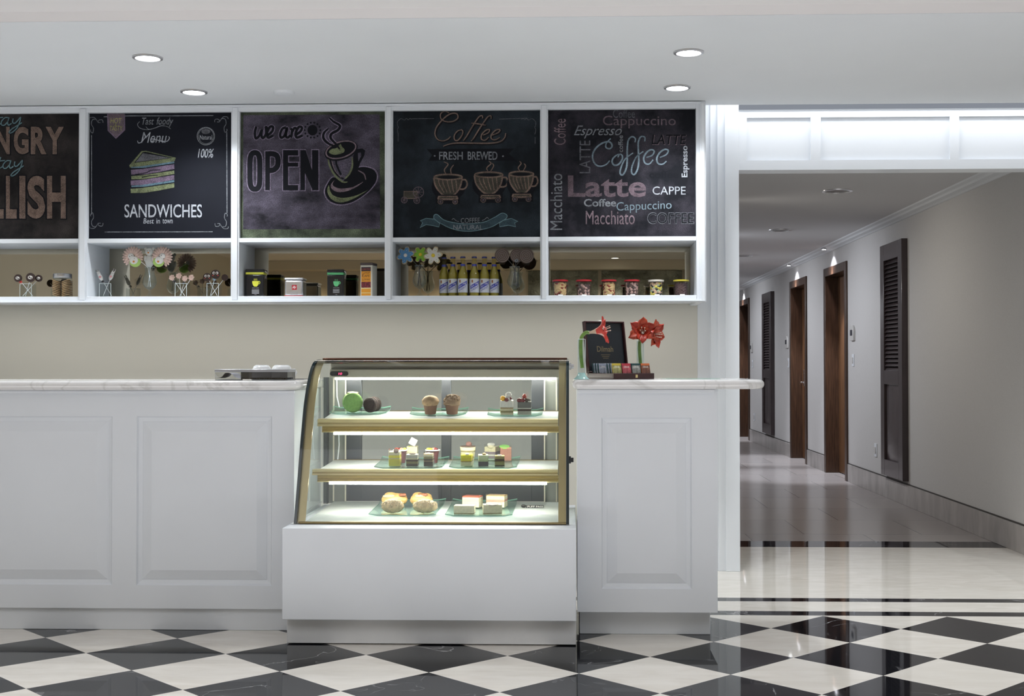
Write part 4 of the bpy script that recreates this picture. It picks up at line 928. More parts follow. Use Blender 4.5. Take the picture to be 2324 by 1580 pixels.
def lolly(name, lb, root, base, head, build_parts, stick=M_stick, rib=None, wrap=.0, group=None, tilt=0, sr=.0016, sc_=1.0, via=0):
    """a lollipop: origin where the stick ends, head centre at HEAD"""
    t = thing(name, lb, 'lollipop', root+base, group)
    d = head-base
    if via:
        v = Vector((math.copysign(min(abs(d.x)*.3, .014), d.x), -.004, via-base.z)); f = MB(); f.tube([(0, 0, 0), v, d*.5+v*.5+Vector((0, 0, (d.z-v.z)*.12)), d+Vector((0, .004, 0))], sr, 6)
    else: f = MB(); f.tube([(0, 0, 0), d*.5, d+Vector((0, .004, 0))], sr, 6)
    f.build('stick', stick, t)
    M = Matrix.Translation(d) @ Matrix.Rotation(tilt, 4, 'Y')
    for nm, mb, m in build_parts(): mb.v = [tuple(M @ (Vector(v)*sc_)) for v in mb.v]; mb.build(nm, m, t)
    if rib:
        f = MB(); q = d-d.normalized()*.026
        for a in range(9):
            an = a*.7+1; f.tube([q, q+Vector((.006*math.cos(an), -.004, .005*math.sin(an))), q+Vector((.011*math.cos(an), -.005, .010*math.sin(an)-.003))], [.0012, .0016, .0006], 5)
        f.build('ribbon', rib, t)
    if wrap:
        f = MB(); w = wrap; pts = [(-w*.55, w*.95), (w*.35, w*1.15), (w*1.05, w*.25), (w*.3, -w*1.1), (-w*.3, -w*1.1), (-w*1.05, w*.1)]
        f.add([tuple(M @ Vector((x, -.008, z))) for x, z in pts], [tuple(range(6))]); f.add([tuple(M @ Vector((x*.96, .008, z*.98))) for x, z in pts], [tuple(range(6))]); f.build('wrapper', M_film, t, smooth=0)
    return t
def disc(r, y0, y1, rot=0, n=28, c=(0, 0)): 
    f = MB(); f.prism([(c[0]+r*math.cos(2*PI*k/n), c[1]+r*math.sin(2*PI*k/n)) for k in range(n)], y0, y1, axis='y'); return f
def flower_parts(col_, cen, edge, n=6, R=.034, dots=None, rot=0):
    def go():
        def out(R_, k): return [(R_*(.75+.19*math.cos(n*(a-rot))-.04*math.cos(2*n*(a-rot)))*math.cos(a)*k, R_*(.75+.19*math.cos(n*(a-rot))-.04*math.cos(2*n*(a-rot)))*math.sin(a)*k) for a in [2*PI*i/72 for i in range(72)]]
        f = MB(); f.prism(out(R*1.09, 1), -.002, .005, axis='y'); g_ = MB(); g_.prism(out(R, .97), -.0045, -.002, axis='y')
        c_ = MB(); c_.ball((0, -.005, 0), R*.2, .004, R*.2, 14, 8); L_ = [('cookie', f, edge), ('icing', g_, col_), ('flower_centre', c_, cen)]
        if dots:
            d = MB()
            for k in range(n):
                for rr, o in ((.55, 0), (.8, .12), (.72, -.15)): a = rot+2*PI*k/n+o; d.ball((R*rr*math.cos(a), -.005, R*rr*math.sin(a)), .0018, .001, .0018, 6, 4)
            L_.append(('icing_dots', d, dots))
        return L_
    return go
def swirl_parts(R):
    def go():
        f = disc(R, -.004, .006); s = MB(); pts = [(R*.92*(k/60)*math.cos(k*.42), -.0045, R*.92*(k/60)*math.sin(k*.42)) for k in range(3, 61)]
        s.tube(pts, .0011, 5); return [('chocolate_disc', f, mat('milk chocolate', (.11, .07, .06), .4)), ('icing_swirl', s, mat('swirl icing', (.42, .36, .33), .5))]
    return go
def face_parts(R, muzzle=False):
    def go():
        f = disc(R, -.004, .005); e = MB(); p = MB()
        for s in (-1, 1): e.ball((s*R*.36, -.0045, R*.28), R*.30, .002, R*.32, 12, 6); p.ball((s*R*.30, -.0062, R*.24), R*.15, .0012, R*.16, 8, 6)
        ch = MB()
        for s in (-1, 1): ch.ball((s*R*.55, -.0045, -R*.25), R*.16, .0012, R*.12, 8, 6)
        if muzzle: e = MB(); e.ball((0, -.0045, 0), R*.55, .002, R*.42, 12, 6); p = MB(); p.ball((-R*.15, -.006, R*.05), R*.18, .0012, R*.2, 8, 6); p.ball((R*.2, -.006, -R*.15), R*.2, .0012, R*.12, 8, 6)
        L_ = [('chocolate_disc', f, M_choc), ('icing_eyes', e, M_icing), ('pupils', p, M_choc)]
        if not muzzle: L_.append(('cheeks', ch, M_rred))
        return L_
    return go
def bunny_parts():
    f = MB(); f.ball((0, 0, 0), .010, .006, .018); f.ball((0, -.001, .017), .0085, .006, .010)
    e = MB()
    for s in (-1, 1): e.ball((s*.0048, 0, .032), .0028, .003, .010, 8, 8)
    k = MB()
    for s in (-1, 1): k.ball((s*.0035, -.0065, .019), .0014, .001, .0016, 6, 4)
    k.ball((0, -.0068, .015), .0012, .001, .001, 6, 4); k.ball((-.0048, -.0028, .035), .0014, .001, .006, 6, 4); k.ball((.0048, -.0028, .035), .0014, .001, .006, 6, 4)
    h = MB(); h.ball((0, -.0065, .001), .0062, .002, .0058, 8, 6)
    return [('body', f, M_icing), ('ears', e, M_icing), ('face_marks', k, M_choc), ('heart', h, mat('pink heart', (.75, .35, .36), .5))]
def daisy_parts(flip):
    def go():
        f = MB()
        for ring, (n_, R0, R1, y) in enumerate(((22, .018, .040, .002), (18, .012, .031, -.004))):
            for k in range(n_):
                a = 2*PI*k/n_+ring*.1
                if 4.0 < a < 5.6 if not flip else 3.6 < a < 5.0: continue
                c = (R0+R1)/2; f.add([], []); mm = Matrix.Rotation(-a, 4, 'Y') @ Matrix.Translation((c, y, 0)); f.ball((0, 0, 0), (R1-R0)*.62, .0035, .0052, 8, 6, M=mm)
        b_ = MB(); s = -1 if flip else 1
        b_.ball((s*.012, -.004, -.020), .023, .006, .021, 18, 8)
        w_ = MB(); w_.ball((s*.008, -.009, -.014), .017, .007, .016, 14, 8); w_.ball((-s*.004, -.008, .002), .012, .006, .012, 12, 8)
        e = MB()
        for q in ((-.006, .006), (.002, .010), (.012, -.002), (-.012, -.004)): e.ball((q[0], -.0145, q[1]-.006), .0017, .0012, .0018, 6, 4)
        n_ = MB(); n_.ball((s*.010, -.0165, -.020), .0045, .003, .0042, 8, 6)
        return [('petals', f, M_pinkic), ('green_leaf', b_, M_greenic), ('white_face', w_, M_icing), ('face_dots', e, M_choc), ('orange_nose', n_, M_orange)]
    return go
def bear_parts():
    M_b = mat('white sugar bear', (.80, .80, .76), .7, bump=.5, bscale=200)
    f = MB(); f.ball((0, 0, -.030), .024, .012, .036, 16, 10); f.ball((0, -.003, .018), .023, .013, .021, 16, 10)
    e = MB()
    for s in (-1, 1): e.ball((s*.020, 0, .035), .0095, .006, .0095, 10, 8); f.ball((s*.022, -.004, -.018), .008, .008, .017, 10, 8)
    k = MB()
    for s in (-1, 1): k.ball((s*.007, -.0155, .022), .002, .0015, .0022, 6, 4)
    n_ = MB(); n_.ball((-.001, -.017, .012), .005, .003, .0045, 8, 6)
    return [('body', f, M_b), ('ears', e, M_b), ('eyes', k, M_choc), ('orange_nose', n_, M_orange)]
NPUT = [0]
def put(name, lb, root, bx, hx, hy, parts, dyh=-.012, dyb=0, bz=.010, **k):
    NPUT[0] += 1; dyb += (-.006, 0, .006)[NPUT[0] % 3]
    p = W(bx, 640, Y=YI); base = Vector((p.x-root.x, dyb, bz)); return lolly(name, lb, root, base, loc(hx, hy, root, dy=dyh), parts, **k)
# first niche: chocolate lollipops and cookie jar
tb, r = tumbler(64, 'square glass tumbler of dark lollipops in the leftmost niche')
g = 'dark chocolate lollipops in the left niche'
put('lollipop', 'dark lollipop with a red ribbon leaning left in the leftmost niche', r, 74, 43, 632, face_parts(.021, True), rib=M_rred, wrap=.022, group=g, dyb=.004)
put('lollipop', 'dark lollipop with white muzzle in the middle of the leftmost niche tumbler', r, 57, 74, 631, face_parts(.025, True), wrap=.026, group=g, dyh=-.026)
put('lollipop', 'dark lollipop leaning right toward the cookie jar', r, 54, 88, 632, face_parts(.019, True), group=g, dyh=.0, dyb=-.006)
def cookie_jar():
    r = niche(142); t = thing('cookie_jar', 'large glass jar of round biscuits with a silver lid', 'jar', r)
    H = W(142, 622, Y=YI).z-ZN; zl = W(142, 632, Y=YI).z-ZN; R = .0535
    f = MB(); f.lathe([(R, .002), (R, zl*.8), (R*.92, zl*.95), (R*.92, zl)], 32, cap=False); f.build('glass_body', M_vase, t)
    f = MB(); f.lathe([(0, zl), (R*.93, zl), (R*.95, zl+.002), (R*.95, H-.003), (R*.9, H), (0, H)], 32); f.build('lid', mat('brushed steel', (.55, .55, .56), .3, 1), t)
    m = mat('biscuit', (.48, .30, .14), .7, noise=.3, nscale=60)
    f = MB()
    for c_ in range(2):
        for k in range(9):
            mm = Matrix.Translation(((-.026, .026)[c_], -.018, .012+k*.0098)) @ Matrix.Rotation((.35, -.35)[c_], 4, 'Y'); f.lathe([(0, -.003), (.022, -.003), (.0235, 0), (.022, .003), (0, .003)], 18, M=mm)
            mm = Matrix.Translation(((-.024, .024)[c_], .022, .012+k*.0098)); f.lathe([(0, -.003), (.022, -.003), (.0235, 0), (.022, .003), (0, .003)], 14, M=mm)
    o = f.build('biscuits', m, t); o['kind'] = 'stuff'
cookie_jar()
# second niche
tb, r = tumbler(243.5, 'square glass tumbler of two bunny lollipops beside the white niche side')
g = 'bunny lollipops'
put('lollipop', 'cream bunny lollipop leaning left out of its tumbler', r, 252, 230, 630, bunny_parts, rib=M_ribbon, tilt=-.45, sc_=1.15, group=g, dyb=.012)
put('lollipop', 'cream bunny lollipop in clear wrap leaning right', r, 236, 254, 629, bunny_parts, wrap=.026, tilt=.42, sc_=1.15, group=g, dyb=-.016)
hg, r = hurricane(339.5, 607, 'hurricane glass holding a white bear and two pink flower lollipops')
g = 'large pink flower lollipops'
put('lollipop', 'pink petal lollipop with a snowman like face, left of the white bear', r, 343, 303, 584, daisy_parts(False), sc_=1.4, bz=.06, via=.165, wrap=.056, group=g, dyh=-.015)
put('lollipop', 'pink petal lollipop with a green leaf, right of the white bear', r, 336, 370, 584, daisy_parts(True), sc_=1.4, bz=.06, via=.165, wrap=.056, group=g, dyh=-.018)
put('lollipop', 'white bear shaped lollipop between two pink flower lollipops', r, 340, 337, 579, bear_parts, dyh=.016, bz=.06, sc_=1.02, rib=mat('yellow ribbon', (.75, .55, .05), .5))
tb, r = tumbler(414.5, 'square glass tumbler of small pink flower lollipops')
for k, (hx, hy, q) in enumerate(((392, 631, 420), (408, 627, 412), (422, 633, 409), (437, 631, 409))):
    def rose():
        f = MB()
        for i in range(26):
            a = i*2.4; rr = .0105*math.sqrt(i/26); f.ball((rr*math.cos(a), -.006+rr*.4, rr*math.sin(a)), .0032, .004, .0032, 6, 5, amp=.2, seed=i)
        return [('flower_head', f, M_pinkic)]
    put('lollipop', ['small pink flower lollipop, leftmost of four in one tumbler', 'small pink flower lollipop standing highest of four', 'small pink flower lollipop third from the left of four', 'small pink flower lollipop, rightmost of four in one tumbler'][k], r, q, hx, hy, rose, sc_=1.35, rib=M_ribbon if k in (0, 2) else None, group='small pink flower lollipops', dyh=-.01-.003*k)
tb, r = tumbler(486.5, 'square glass tumbler of dark faced lollipops with a blue ribbon')
g = 'dark lollipops with white eyes'
put('lollipop', 'dark round lollipop with white eyes, lower of the pair', r, 493, 472, 630, face_parts(.023), wrap=.022, group=g)
put('lollipop', 'dark round lollipop with white eyes and blue ribbon, higher of the pair', r, 477, 493, 624, face_parts(.025), rib=M_rblue, wrap=.027, group=g, dyh=-.032)
put('lollipop', 'dark lollipop seen edge on behind the pair with white eyes', r, 480, 509, 630, lambda: [('chocolate_disc', disc(.018, -.004, .004), M_choc)], group=g, dyh=.012)
# third niche: tins
def canister(px0, px1, py, accent, lb, Y=YI, rz=0):
    a, b_ = W(px0, 640, Y=Y), W(px1, 640, Y=Y); w = (b_.x-a.x)*.5; H = W(px0, py, Y=Y).z-ZN
    t = thing('coffee_tin', lb, 'tin', (a.x+w, Y, ZN+.0007), 'black coffee tins with a cup logo', rz)
    w *= .97; d = w*.9; zl = H-.030
    f = MB(); f.prism([(-w, -d), (w, -d), (w, d), (-w, d)], .003, zl); f.build('tin_body', mat('black enamel tin', (.012, .013, .016), .22), t, bevel=.006, seg=3)
    f = MB(); f.prism([(-w*1.0, -d*1.0), (w*1.0, -d*1.0), (w*1.0, d*1.0), (-w*1.0, d*1.0)], zl, zl+.013); f.build('colour_band', accent, t, bevel=.003)
    f = MB(); f.prism([(-w*1.02, -d*1.02), (w*1.02, -d*1.02), (w*1.02, d*1.02), (-w*1.02, d*1.02)], zl+.013, H); f.build('lid', mat('smoke tin lid', (.03, .03, .033), .15, .3), t, bevel=.004)
    f = MB()
    for s in (-1, 1): f.tube([(s*w*1.02, -.012, H-.008), (s*(w*1.02+.006), -.012, zl+.008), (s*w*1.02, -.012, zl-.02)], .0012, 5); f.tube([(s*w*1.02, .012, H-.008), (s*(w*1.02+.006), .012, zl+.008), (s*w*1.02, .012, zl-.02)], .0012, 5)
    f.build('wire_clasp', M_chrome, t)
    y = -d-.0004; cx = w*.12; cz = zl*.60; s = w*.36
    f = MB(); f.add([(cx+x*s, y, cz+z*s) for x, z in [(-1, .75), (1, .75), (1, .1), (.75, -.55), (.4, -.95), (-.4, -.95), (-.75, -.55), (-1, .1)]], [tuple(range(8))])
    hp = [(cx+s*(1.0+.38*math.sin(q)), y, cz+s*(.25+.42*math.cos(q))) for q in [PI*k/10 for k in range(11)]]; f.tube(hp, s*.11, 5)
    for q in (-.4, 0, .4): f.tube([(cx+s*(q-.06), y, cz+s*.9), (cx+s*(q+.1), y, cz+s*1.1), (cx+s*(q-.08), y, cz+s*1.3), (cx+s*(q+.06), y, cz+s*1.5)], s*.07, 5)
    f.build('cup_logo', accent, t, smooth=0)
    f = MB(); m = mat('label print', (.5, .5, .52), .5)
    text_on(f, 'INSTANT COFFEE', (cx-s*1.0, y, cz-s*1.5), (s*2.0, 0, 0), (0, 0, s*.2))
    for q in range(5): f.box(cx-s*1.1, cx+s*1.1, y-.0002, y, cz-s*(2.0+q*.28), cz-s*(1.9+q*.28))
    text_on(f, '100g', (cx-s*.35, y, .010), (s*.7, 0, 0), (0, 0, s*.22))
    f.build('label_lettering', m, t, smooth=0); return t
canister(561, 603, 612.5, mat('yellow tin paint', (.62, .62, .06), .4), 'black tin with a yellow cup logo at the left of its niche')
canister(745, 783, 613, mat('green tin paint', (.12, .48, .20), .4), 'black tin with a green cup logo in front of its dark reflection')
a, b_ = W(650, 640, Y=YI), W(692, 640, Y=YI); w = (b_.x-a.x)/2; H = W(671, 632, Y=YI).z-ZN
t = thing('coffee_tin', 'short silver tin with a small red square logo', 'tin', (a.x+w, YI, ZN+.0007)); M_silver = mat('silver tin', (.66, .66, .68), .28, .9)
f = MB(); f.prism([(-w, -w), (w, -w), (w, w), (-w, w)], .003, H-.012); f.build('tin_body', M_silver, t, bevel=.012, seg=4)
f = MB(); f.prism([(-w*1.03, -w*1.03), (w*1.03, -w*1.03), (w*1.03, w*1.03), (-w*1.03, w*1.03)], H-.012, H); f.build('lid', M_silver, t, bevel=.006, seg=3)
f = MB(); f.box(-w, w, -w-.001, w, 0, .006); f.build('base_band', mat('red enamel', (.45, .02, .03), .3), t, bevel=.001)
f = MB(); s = .0135; f.box(-s+.004, s+.004, -w-.0006, -w, H*.36, H*.36+2*s); lg = f.build('logo_square', mat('logo red', (.42, .015, .03), .4), t)
f = MB(); text_on(f, 'illy', (-s*.75+.004, -w-.0009, H*.36+s*.35), (s*1.5, 0, 0), (s*.1, 0, s*1.25), shear=.2, bold=.01); f.build('logo_lettering', M_icing, lg, smooth=0)
f = MB()
for q in range(3): f.box(-.018, .024, -w-.0004, -w, .012+q*.006, .0145+q*.006)
f.build('label_print', mat('grey print', (.32, .32, .33), .5), t)
# tall coffee carton
a, b_ = W(823, 640, Y=YI), W(851, 640, Y=YI); w = (b_.x-a.x)/2; H = W(837, 598, Y=YI).z-ZN
t = thing('coffee_box', 'tall cream box with an orange label at the right end of the tins', 'box', (a.x+w, YI, ZN+.0007), None, math.radians(-8))
M_cream = mat('cream card', (.62, .59, .50), .5)
f = MB(); f.box(-w, w, -w*1.3, w*1.3, 0, H-.014); f.build('box_body', M_cream, t, bevel=.002)
f = MB(); f.box(-w*1.02, w*1.02, -w*1.33, w*1.33, H-.014, H); f.build('lid', mat('brown lid', (.07, .05, .05), .4), t, bevel=.002)
y = -w*1.3-.0005; x0, x1 = -w*.85, w*.72; hz = H-.024
f = MB(); f.box(x0, x1, y, y+.0005, .006, hz); lb_ = f.build('orange_label', mat('orange label', (.72, .30, .02), .5), t)
f = MB(); f.box(x0, x1, y-.0004, y, hz*.86, hz); f.build('label_header', mat('label brown', (.04, .025, .035), .5), lb_)
f = MB(); f.box(x0, x1, y-.0004, y, hz*.30, hz*.50); f.build('label_picture', mat('coffee cherries', (.20, .02, .03), .5, noise=.9, nscale=110), lb_)
f = MB(); f.box(x0, x1, y-.0005, y, hz*.265, hz*.30); f.box(x0, x1, y-.0005, y, hz*.115, hz*.135); f.build('label_stripe', mat('label cream', (.75, .65, .30), .5), lb_)
f = MB(); text_on(f, 'SUMATRA', (x0+.002, y-.0007, hz*.90), (x1-x0-.004, 0, 0), (0, 0, hz*.055), bold=.01); f.build('label_lettering', mat('label red', (.35, .06, .03), .5), lb_, smooth=0)
f = MB(); ww = x1-x0
text_on(f, 'CAFE', (x0+ww*.12, y-.0006, hz*.66), (ww*.76, 0, 0), (0, 0, hz*.08)); text_on(f, 'LUWAK', (x0+ww*.06, y-.0006, hz*.54), (ww*.88, 0, 0), (0, 0, hz*.075))
f.tube([(x0+ww*.1, y, hz*.68), (x0+ww*.15, y, hz*.76), (x0+ww*.45, y, hz*.81), (x0+ww*.75, y, hz*.79), (x0+ww*.9, y, hz*.84)], .0012, 5); f.build('label_lettering', mat('label ink', (.10, .04, .02), .5), lb_, smooth=0)
# fourth niche: flower cookies, beer, swirl lollipops
hg, r = hurricane(952.5, 603, 'hurricane glass holding three iced flower cookie lollipops')
M_ck = mat('cookie edge', (.62, .48, .28), .6); g = 'iced flower cookie lollipops'
put('lollipop', 'blue iced flower cookie lollipop with a white centre', r, 956, 921, 580.5, flower_parts(mat('blue icing', (.07, .30, .62), .4), M_icing, M_ck, 6, .051, M_icing, .3), bz=.06, via=.165, stick=M_ribbon, wrap=.052, group=g, sr=.002)
put('lollipop', 'green iced flower cookie lollipop partly behind its neighbours', r, 950, 954, 578, flower_parts(mat('lime icing', (.24, .50, .03), .4), mat('yolk icing', (.80, .60, .04), .4), M_ck, 6, .046, None, .0), bz=.06, via=.165, stick=M_ribbon, group=g, dyh=.006, rib=M_ribbon, sr=.002)
put('lollipop', 'white iced flower cookie lollipop with a yellow centre', r, 948, 984, 581, flower_parts(M_icing, mat('yolk icing', (.8, .6, .04), .4), M_ck, 6, .053, mat('lime icing', (.24, .5, .03), .4), .15), bz=.06, via=.165, stick=M_ribbon, wrap=.055, group=g, dyh=-.02, sr=.002)
def beer():
    a = W(1050.5, 640, Y=6.97); H = W(1050, 582.5, Y=6.97).z-ZN; k = H/.222
    t = thing('beer_bottle', 'x', 'bottle', (a.x, 6.97, ZN+.0007), 'light beer bottles in the niche'); R = .0270
    M_beer = glass('pale beer glass', (.93, .90, .62), 1.4); M_liq = mat('pale beer', (.33, .29, .075), .12)
    pf = [(R-.003, .001), (R, .006), (R, .118*k), (R*.96, .126*k), (R*.72, .146*k), (R*.52, .165*k), (R*.44, .185*k), (.0118, .205*k), (.0135, .209*k), (.0135, .214*k), (.0118, .2155*k)]
    f = MB(); f.lathe(pf, 28); f.build('glass_body', M_beer, t)
    f = MB(); f.lathe([(0, .005)]+[(x-.002, z) for x, z in pf[1:6]]+[(R*.45, .172*k), (0, .172*k)], 24); f.build('beer', M_liq, t)
    f = MB(); f.lathe([(.0145, .2125*k), (.0150, .214*k), (.0135, .2215*k), (0, .222*k)], 20); f.build('cap', mat('blue cap', (.035, .045, .20), .3), t)
    z0, z1 = .022*k, .099*k; Ml = mat('silver label', (.66, .68, .72), .35, .2)
    f = MB(); f.lathe([(R+.0004, z0), (R+.0006, z0+.0005), (R+.0006, z1), (R+.0004, z1)], 32, cap=False); lb = f.build('label', Ml, t)
    f = MB(); zn0, zn1 = .168*k, .180*k; f.lathe([(R*.51, zn0), (R*.475, zn1)], 24, cap=False); nl = f.build('neck_label', mat('blue label', (.05, .06, .36), .4), t)
    def curved(mb, pts, fs, rr):      # wrap label artwork round the bottle
        mb.add([(rr*math.sin(x/R), -rr*math.cos(x/R), z) for x, z in pts], fs)
    f = MB(); h = z1-z0; zz = z0+h*.32; S = lambda x: zz+h*.44*0+x*.30
    N_ = 12; xs_ = [-.026+.052*i/N_ for i in range(N_+1)]
    curved(f, [(x, z0+h*.42+x*.55+q) for x in xs_ for q in (0, h*.25)], [(2*i, 2*i+2, 2*i+3, 2*i+1) for i in range(N_)], R+.0009); f.build('blue_banner', mat('label navy', (.03, .05, .42), .4), lb)
    f = MB()
    for s, xa, xb, q0, hh in (('San Mig', -.022, .021, h*.45, h*.18),):
        vs, fs = text_geo(s, 0, .1); curved(f, [(xa+u*(xb-xa), z0+q0+(xa+u*(xb-xa))*.55+v*hh) for u, v in vs], fs, R+.0012)
    f.build('brand_lettering', M_icing, lb, smooth=0)
    f = MB(); vs, fs = text_geo('LIGHT', .01, .1); curved(f, [(-.019+u*.040, z0+h*.22+(-.019+u*.040)*.5+v*h*.15) for u, v in vs], fs, R+.0012); f.build('light_lettering', mat('label navy', (.03, .05, .42), .4), lb, smooth=0)
    f = MB(); curved(f, [(-.014+u, z0+h*.80+v) for u, v in ((-.004, -.007), (.004, -.007), (.0045, .006), (0, .009), (-.0045, .006))], [(0, 1, 2, 3, 4)], R+.0011); f.build('crest', mat('crest', (.35, .14, .06), .5), lb)
    return t
b0 = beer(); spots_ = [(1008, 7.015), (1028, 6.99), (1050.5, 6.97), (1076.5, 6.975), (1099.5, 6.985), (1121.5, 7.0)]
names = ['leftmost beer bottle, half tucked beside the white flower cookie', 'second beer bottle from the left of six', 'third beer bottle from the left, fully seen', 'fourth beer bottle from the left, fully seen', 'fifth beer bottle from the left of six', 'rightmost beer bottle with its cap against a swirl lollipop']
for k, (px, y) in enumerate(spots_):
    a = W(px, 640, Y=y); rz = (-.05, .0, .0, .18, .05, .2)[k]
    if k == 0: b0['label'] = names[0]; b0.location = (a.x, y, ZN+.0007)
    else: dup(b0, (a.x, y, ZN+.0007), names[k], rz)
hg, r = hurricane(1168, 606, 'hurricane glass holding three chocolate swirl lollipops', s=1.05)
g = 'chocolate swirl lollipops'
put('lollipop', 'chocolate swirl lollipop, left of three', r, 1172, 1140, 580.5, swirl_parts(.040), bz=.06, via=.165, stick=M_ribbon, wrap=.046, group=g, dyh=-.014, sr=.002)
put('lollipop', 'chocolate swirl lollipop in the middle, behind the other two', r, 1168, 1173, 580.5, swirl_parts(.038), bz=.06, via=.165, stick=M_ribbon, rib=M_rblue, group=g, dyh=.004, sr=.002)
put('lollipop', 'chocolate swirl lollipop, right of three in front', r, 1164, 1195, 582, swirl_parts(.041), bz=.06, via=.165, stick=M_ribbon, wrap=.048, group=g, dyh=-.026, sr=.002)
# fifth niche: jars
M_jar = glass('plastic jar', (.90, .90, .90), 1.4); rnd = random.Random(3)
def jar(px, pw, lidm, lb, content, py=636):
    r = niche(px); t = thing('sweet_jar', lb, 'jar', r, 'clear sweet jars along the right niche'); R = W(px+pw/2, 640, Y=YI).x-r.x; H = W(px, py, Y=YI).z-ZN
    f = MB(); f.lathe([(R*.90, .001), (R*.90, .004), (R*.97, H-.008)], 30, cap=False); f.build('jar_wall', M_jar, t)
    if lidm: f = MB(); f.lathe([(0, H-.003), (R*.9, H-.003), (R*1.0, H-.008), (R*1.01, H-.006), (R*1.01, H-.001), (R*.98, H), (0, H)], 30); f.build('lid', lidm, t)
    else: f = MB(); f.lathe([(R*.96, H-.010), (R*1.0, H-.008), (R*1.0, H), (R*.97, H), (0, H-.003)], 30); f.build('lid', mat('clear lid', (.70, .66, .58), .3), t)
    fill = content[0]; by = {}
    for layer in range(8):
        z = .013+layer*(H*.80-.013)/7.5
        if z > H*fill: break
        for k in range(9):
            a = 2*PI*(k+.5*(layer % 2))/9+rnd.random()*.3; rr = R*.66
            kind, m, sx, sz = content[1][(k*2+layer*3+rnd.randrange(3)) % len(content[1])]
            mb = by.setdefault(kind, (m, MB()))[1]
            mm = Matrix.Translation((rr*math.cos(a), rr*math.sin(a), z)) @ Matrix.Rotation(a+PI/2, 4, 'Z') @ Matrix.Rotation(rnd.uniform(-.6, .6), 4, 'Y')
            mb.ball((0, 0, 0), sx, .006, sz, 8, 6, M=mm, amp=.12, seed=k)
    for kind, (m, mb) in by.items(): o = mb.build(kind, m, t); o['kind'] = 'stuff'
    if py >= 0 and 'no tag' not in lb: 
        f = MB(); f.box(-.011, .015, -R-.006, -R-.004, .0, .009); f.build('price_label', M_icing, t)
    return t
M_redlid = mat('red lid', (.45, .02, .03), .35); M_yellid = mat('yellow lid', (.62, .52, .06), .35)
bis = ('biscuits', mat('pale biscuit', (.60, .42, .20), .7), .013, .008); jam = ('jam_centres', mat('jam red', (.25, .03, .02), .4), .008, .006); mcb = ('chocolate_pieces', mat('dusty chocolate', (.09, .055, .05), .6), .010, .009); pkb = ('pink_pieces', mat('pink nougat', (.50, .32, .28), .7), .009, .008)
ye = ('yellow_sweets', mat('lemon sweet', (.68, .58, .10), .5), .010, .008); gn = ('green_sweets', mat('pale green sweet', (.42, .50, .33), .5), .010, .009); bkk = ('dark_sweets', mat('liquorice', (.03, .03, .03), .4), .010, .008); pc = ('peach_sweets', mat('peach sweet', (.66, .45, .30), .5), .011, .009); dk = ('dark_biscuits', mat('cocoa biscuit', (.10, .055, .055), .8), .011, .008)
jar(1271.5, 36, M_redlid, 'red lidded jar of jam biscuits at the left end of the jars', (.98, [bis, bis, jam]))
jar(1325, 36, M_redlid, 'red lidded jar of dark and pink pieces, second from left', (.72, [mcb, mcb, pkb]))
jar(1382, 35, M_redlid, 'red lidded jar of jam biscuits in the middle of the jars', (.98, [bis, bis, jam]))
jar(1434, 36, M_redlid, 'red lidded jar of pink nougat pieces, fourth from left', (.9, [mcb, pkb, pkb]))
jar(1489, 36, None, 'clear lidded jar of yellow, green and black sweets', (.9, [ye, gn, bkk, pc]))
jar(1546, 36, M_yellid, 'yellow lidded jar of dark biscuits at the right end', (.85, [dk]))
# ------------------------------------------------------------------ plates and pastries in the case
def on_shelf(px, py, k):
    """point on shelf k seen at a pixel"""
    yr, zr, yf, zf = SH[k]; d = ray(px, py)
    s = (zr-zf)/(yr-yf); t = (zr-s*yr-CH)/(d.z-s*d.y); return CP+d*t
def shelf_z(y, k): yr, zr, yf, zf = SH[k]; return zf+(zr-zf)*(y-yf)/(yr-yf)
PLT = .0078
def plate(k, x0, x1, py, D, lb):
    """square glass plate; x0,x1 = front edge in pixels"""
    a, b_ = on_shelf(x0, py, k), on_shelf(x1, py, k); y0 = (a.y+b_.y)/2; w = (b_.x-a.x)/2; cx = (a.x+b_.x)/2
    ang = math.atan2(SH[k][1]-SH[k][3], SH[k][0]-SH[k][2])
    t = thing('glass_plate', lb, 'plate', (cx, y0, shelf_z(y0, k)+.0012), 'green glass plates in the pastry case'); t.rotation_euler = (ang, 0, 0)
    nx, ny = 16, 12; top = []; bot = []
    for j in range(ny+1):
        for i in range(nx+1):
            u, v = i/nx*2-1, j/ny; h = .007*max(0, abs(u)-.75)/.25+.014*max(0, v-.75)/.25
            x = w*u*(1+.03*v); top.append((x, v*D, h+.004)); bot.append((x, v*D, h))
    f = MB(); n = len(top); q = lambda i, j: j*(nx+1)+i
    f.add(top+bot, [(q(i, j), q(i+1, j), q(i+1, j+1), q(i, j+1)) for j in range(ny) for i in range(nx)]+[(n+q(i, j), n+q(i, j+1), n+q(i+1, j+1), n+q(i+1, j)) for j in range(ny) for i in range(nx)])
    f.build('plate_body', M_plate, t, smooth=60)
    f = MB(); ring = [q(i, 0) for i in range(nx+1)]+[q(nx, j) for j in range(1, ny+1)]+[q(i, ny) for i in range(nx-1, -1, -1)]+[q(0, j) for j in range(ny-1, 0, -1)]
    for a_, c_ in zip(ring, ring[1:]+ring[:1]): f.add([top[a_], top[c_], bot[c_], bot[a_]], [(0, 1, 2, 3)])
    f.build('plate_edge', mat('green glass edge', (.34, .60, .50), .15), t, smooth=0); return t
def spot_on(px, py, k):
    p = on_shelf(px, py, k); return Vector((p.x, p.y, shelf_z(p.y, k)+PLT))
plate(0, 748, 877, 941.5, .125, 'glass plate under the green and brown filled rounds')
plate(0, 930, 1057, 944, .12, 'glass plate under the two muffins')
plate(0, 1106, 1230, 946, .12, 'glass plate under the two square cups of cake')
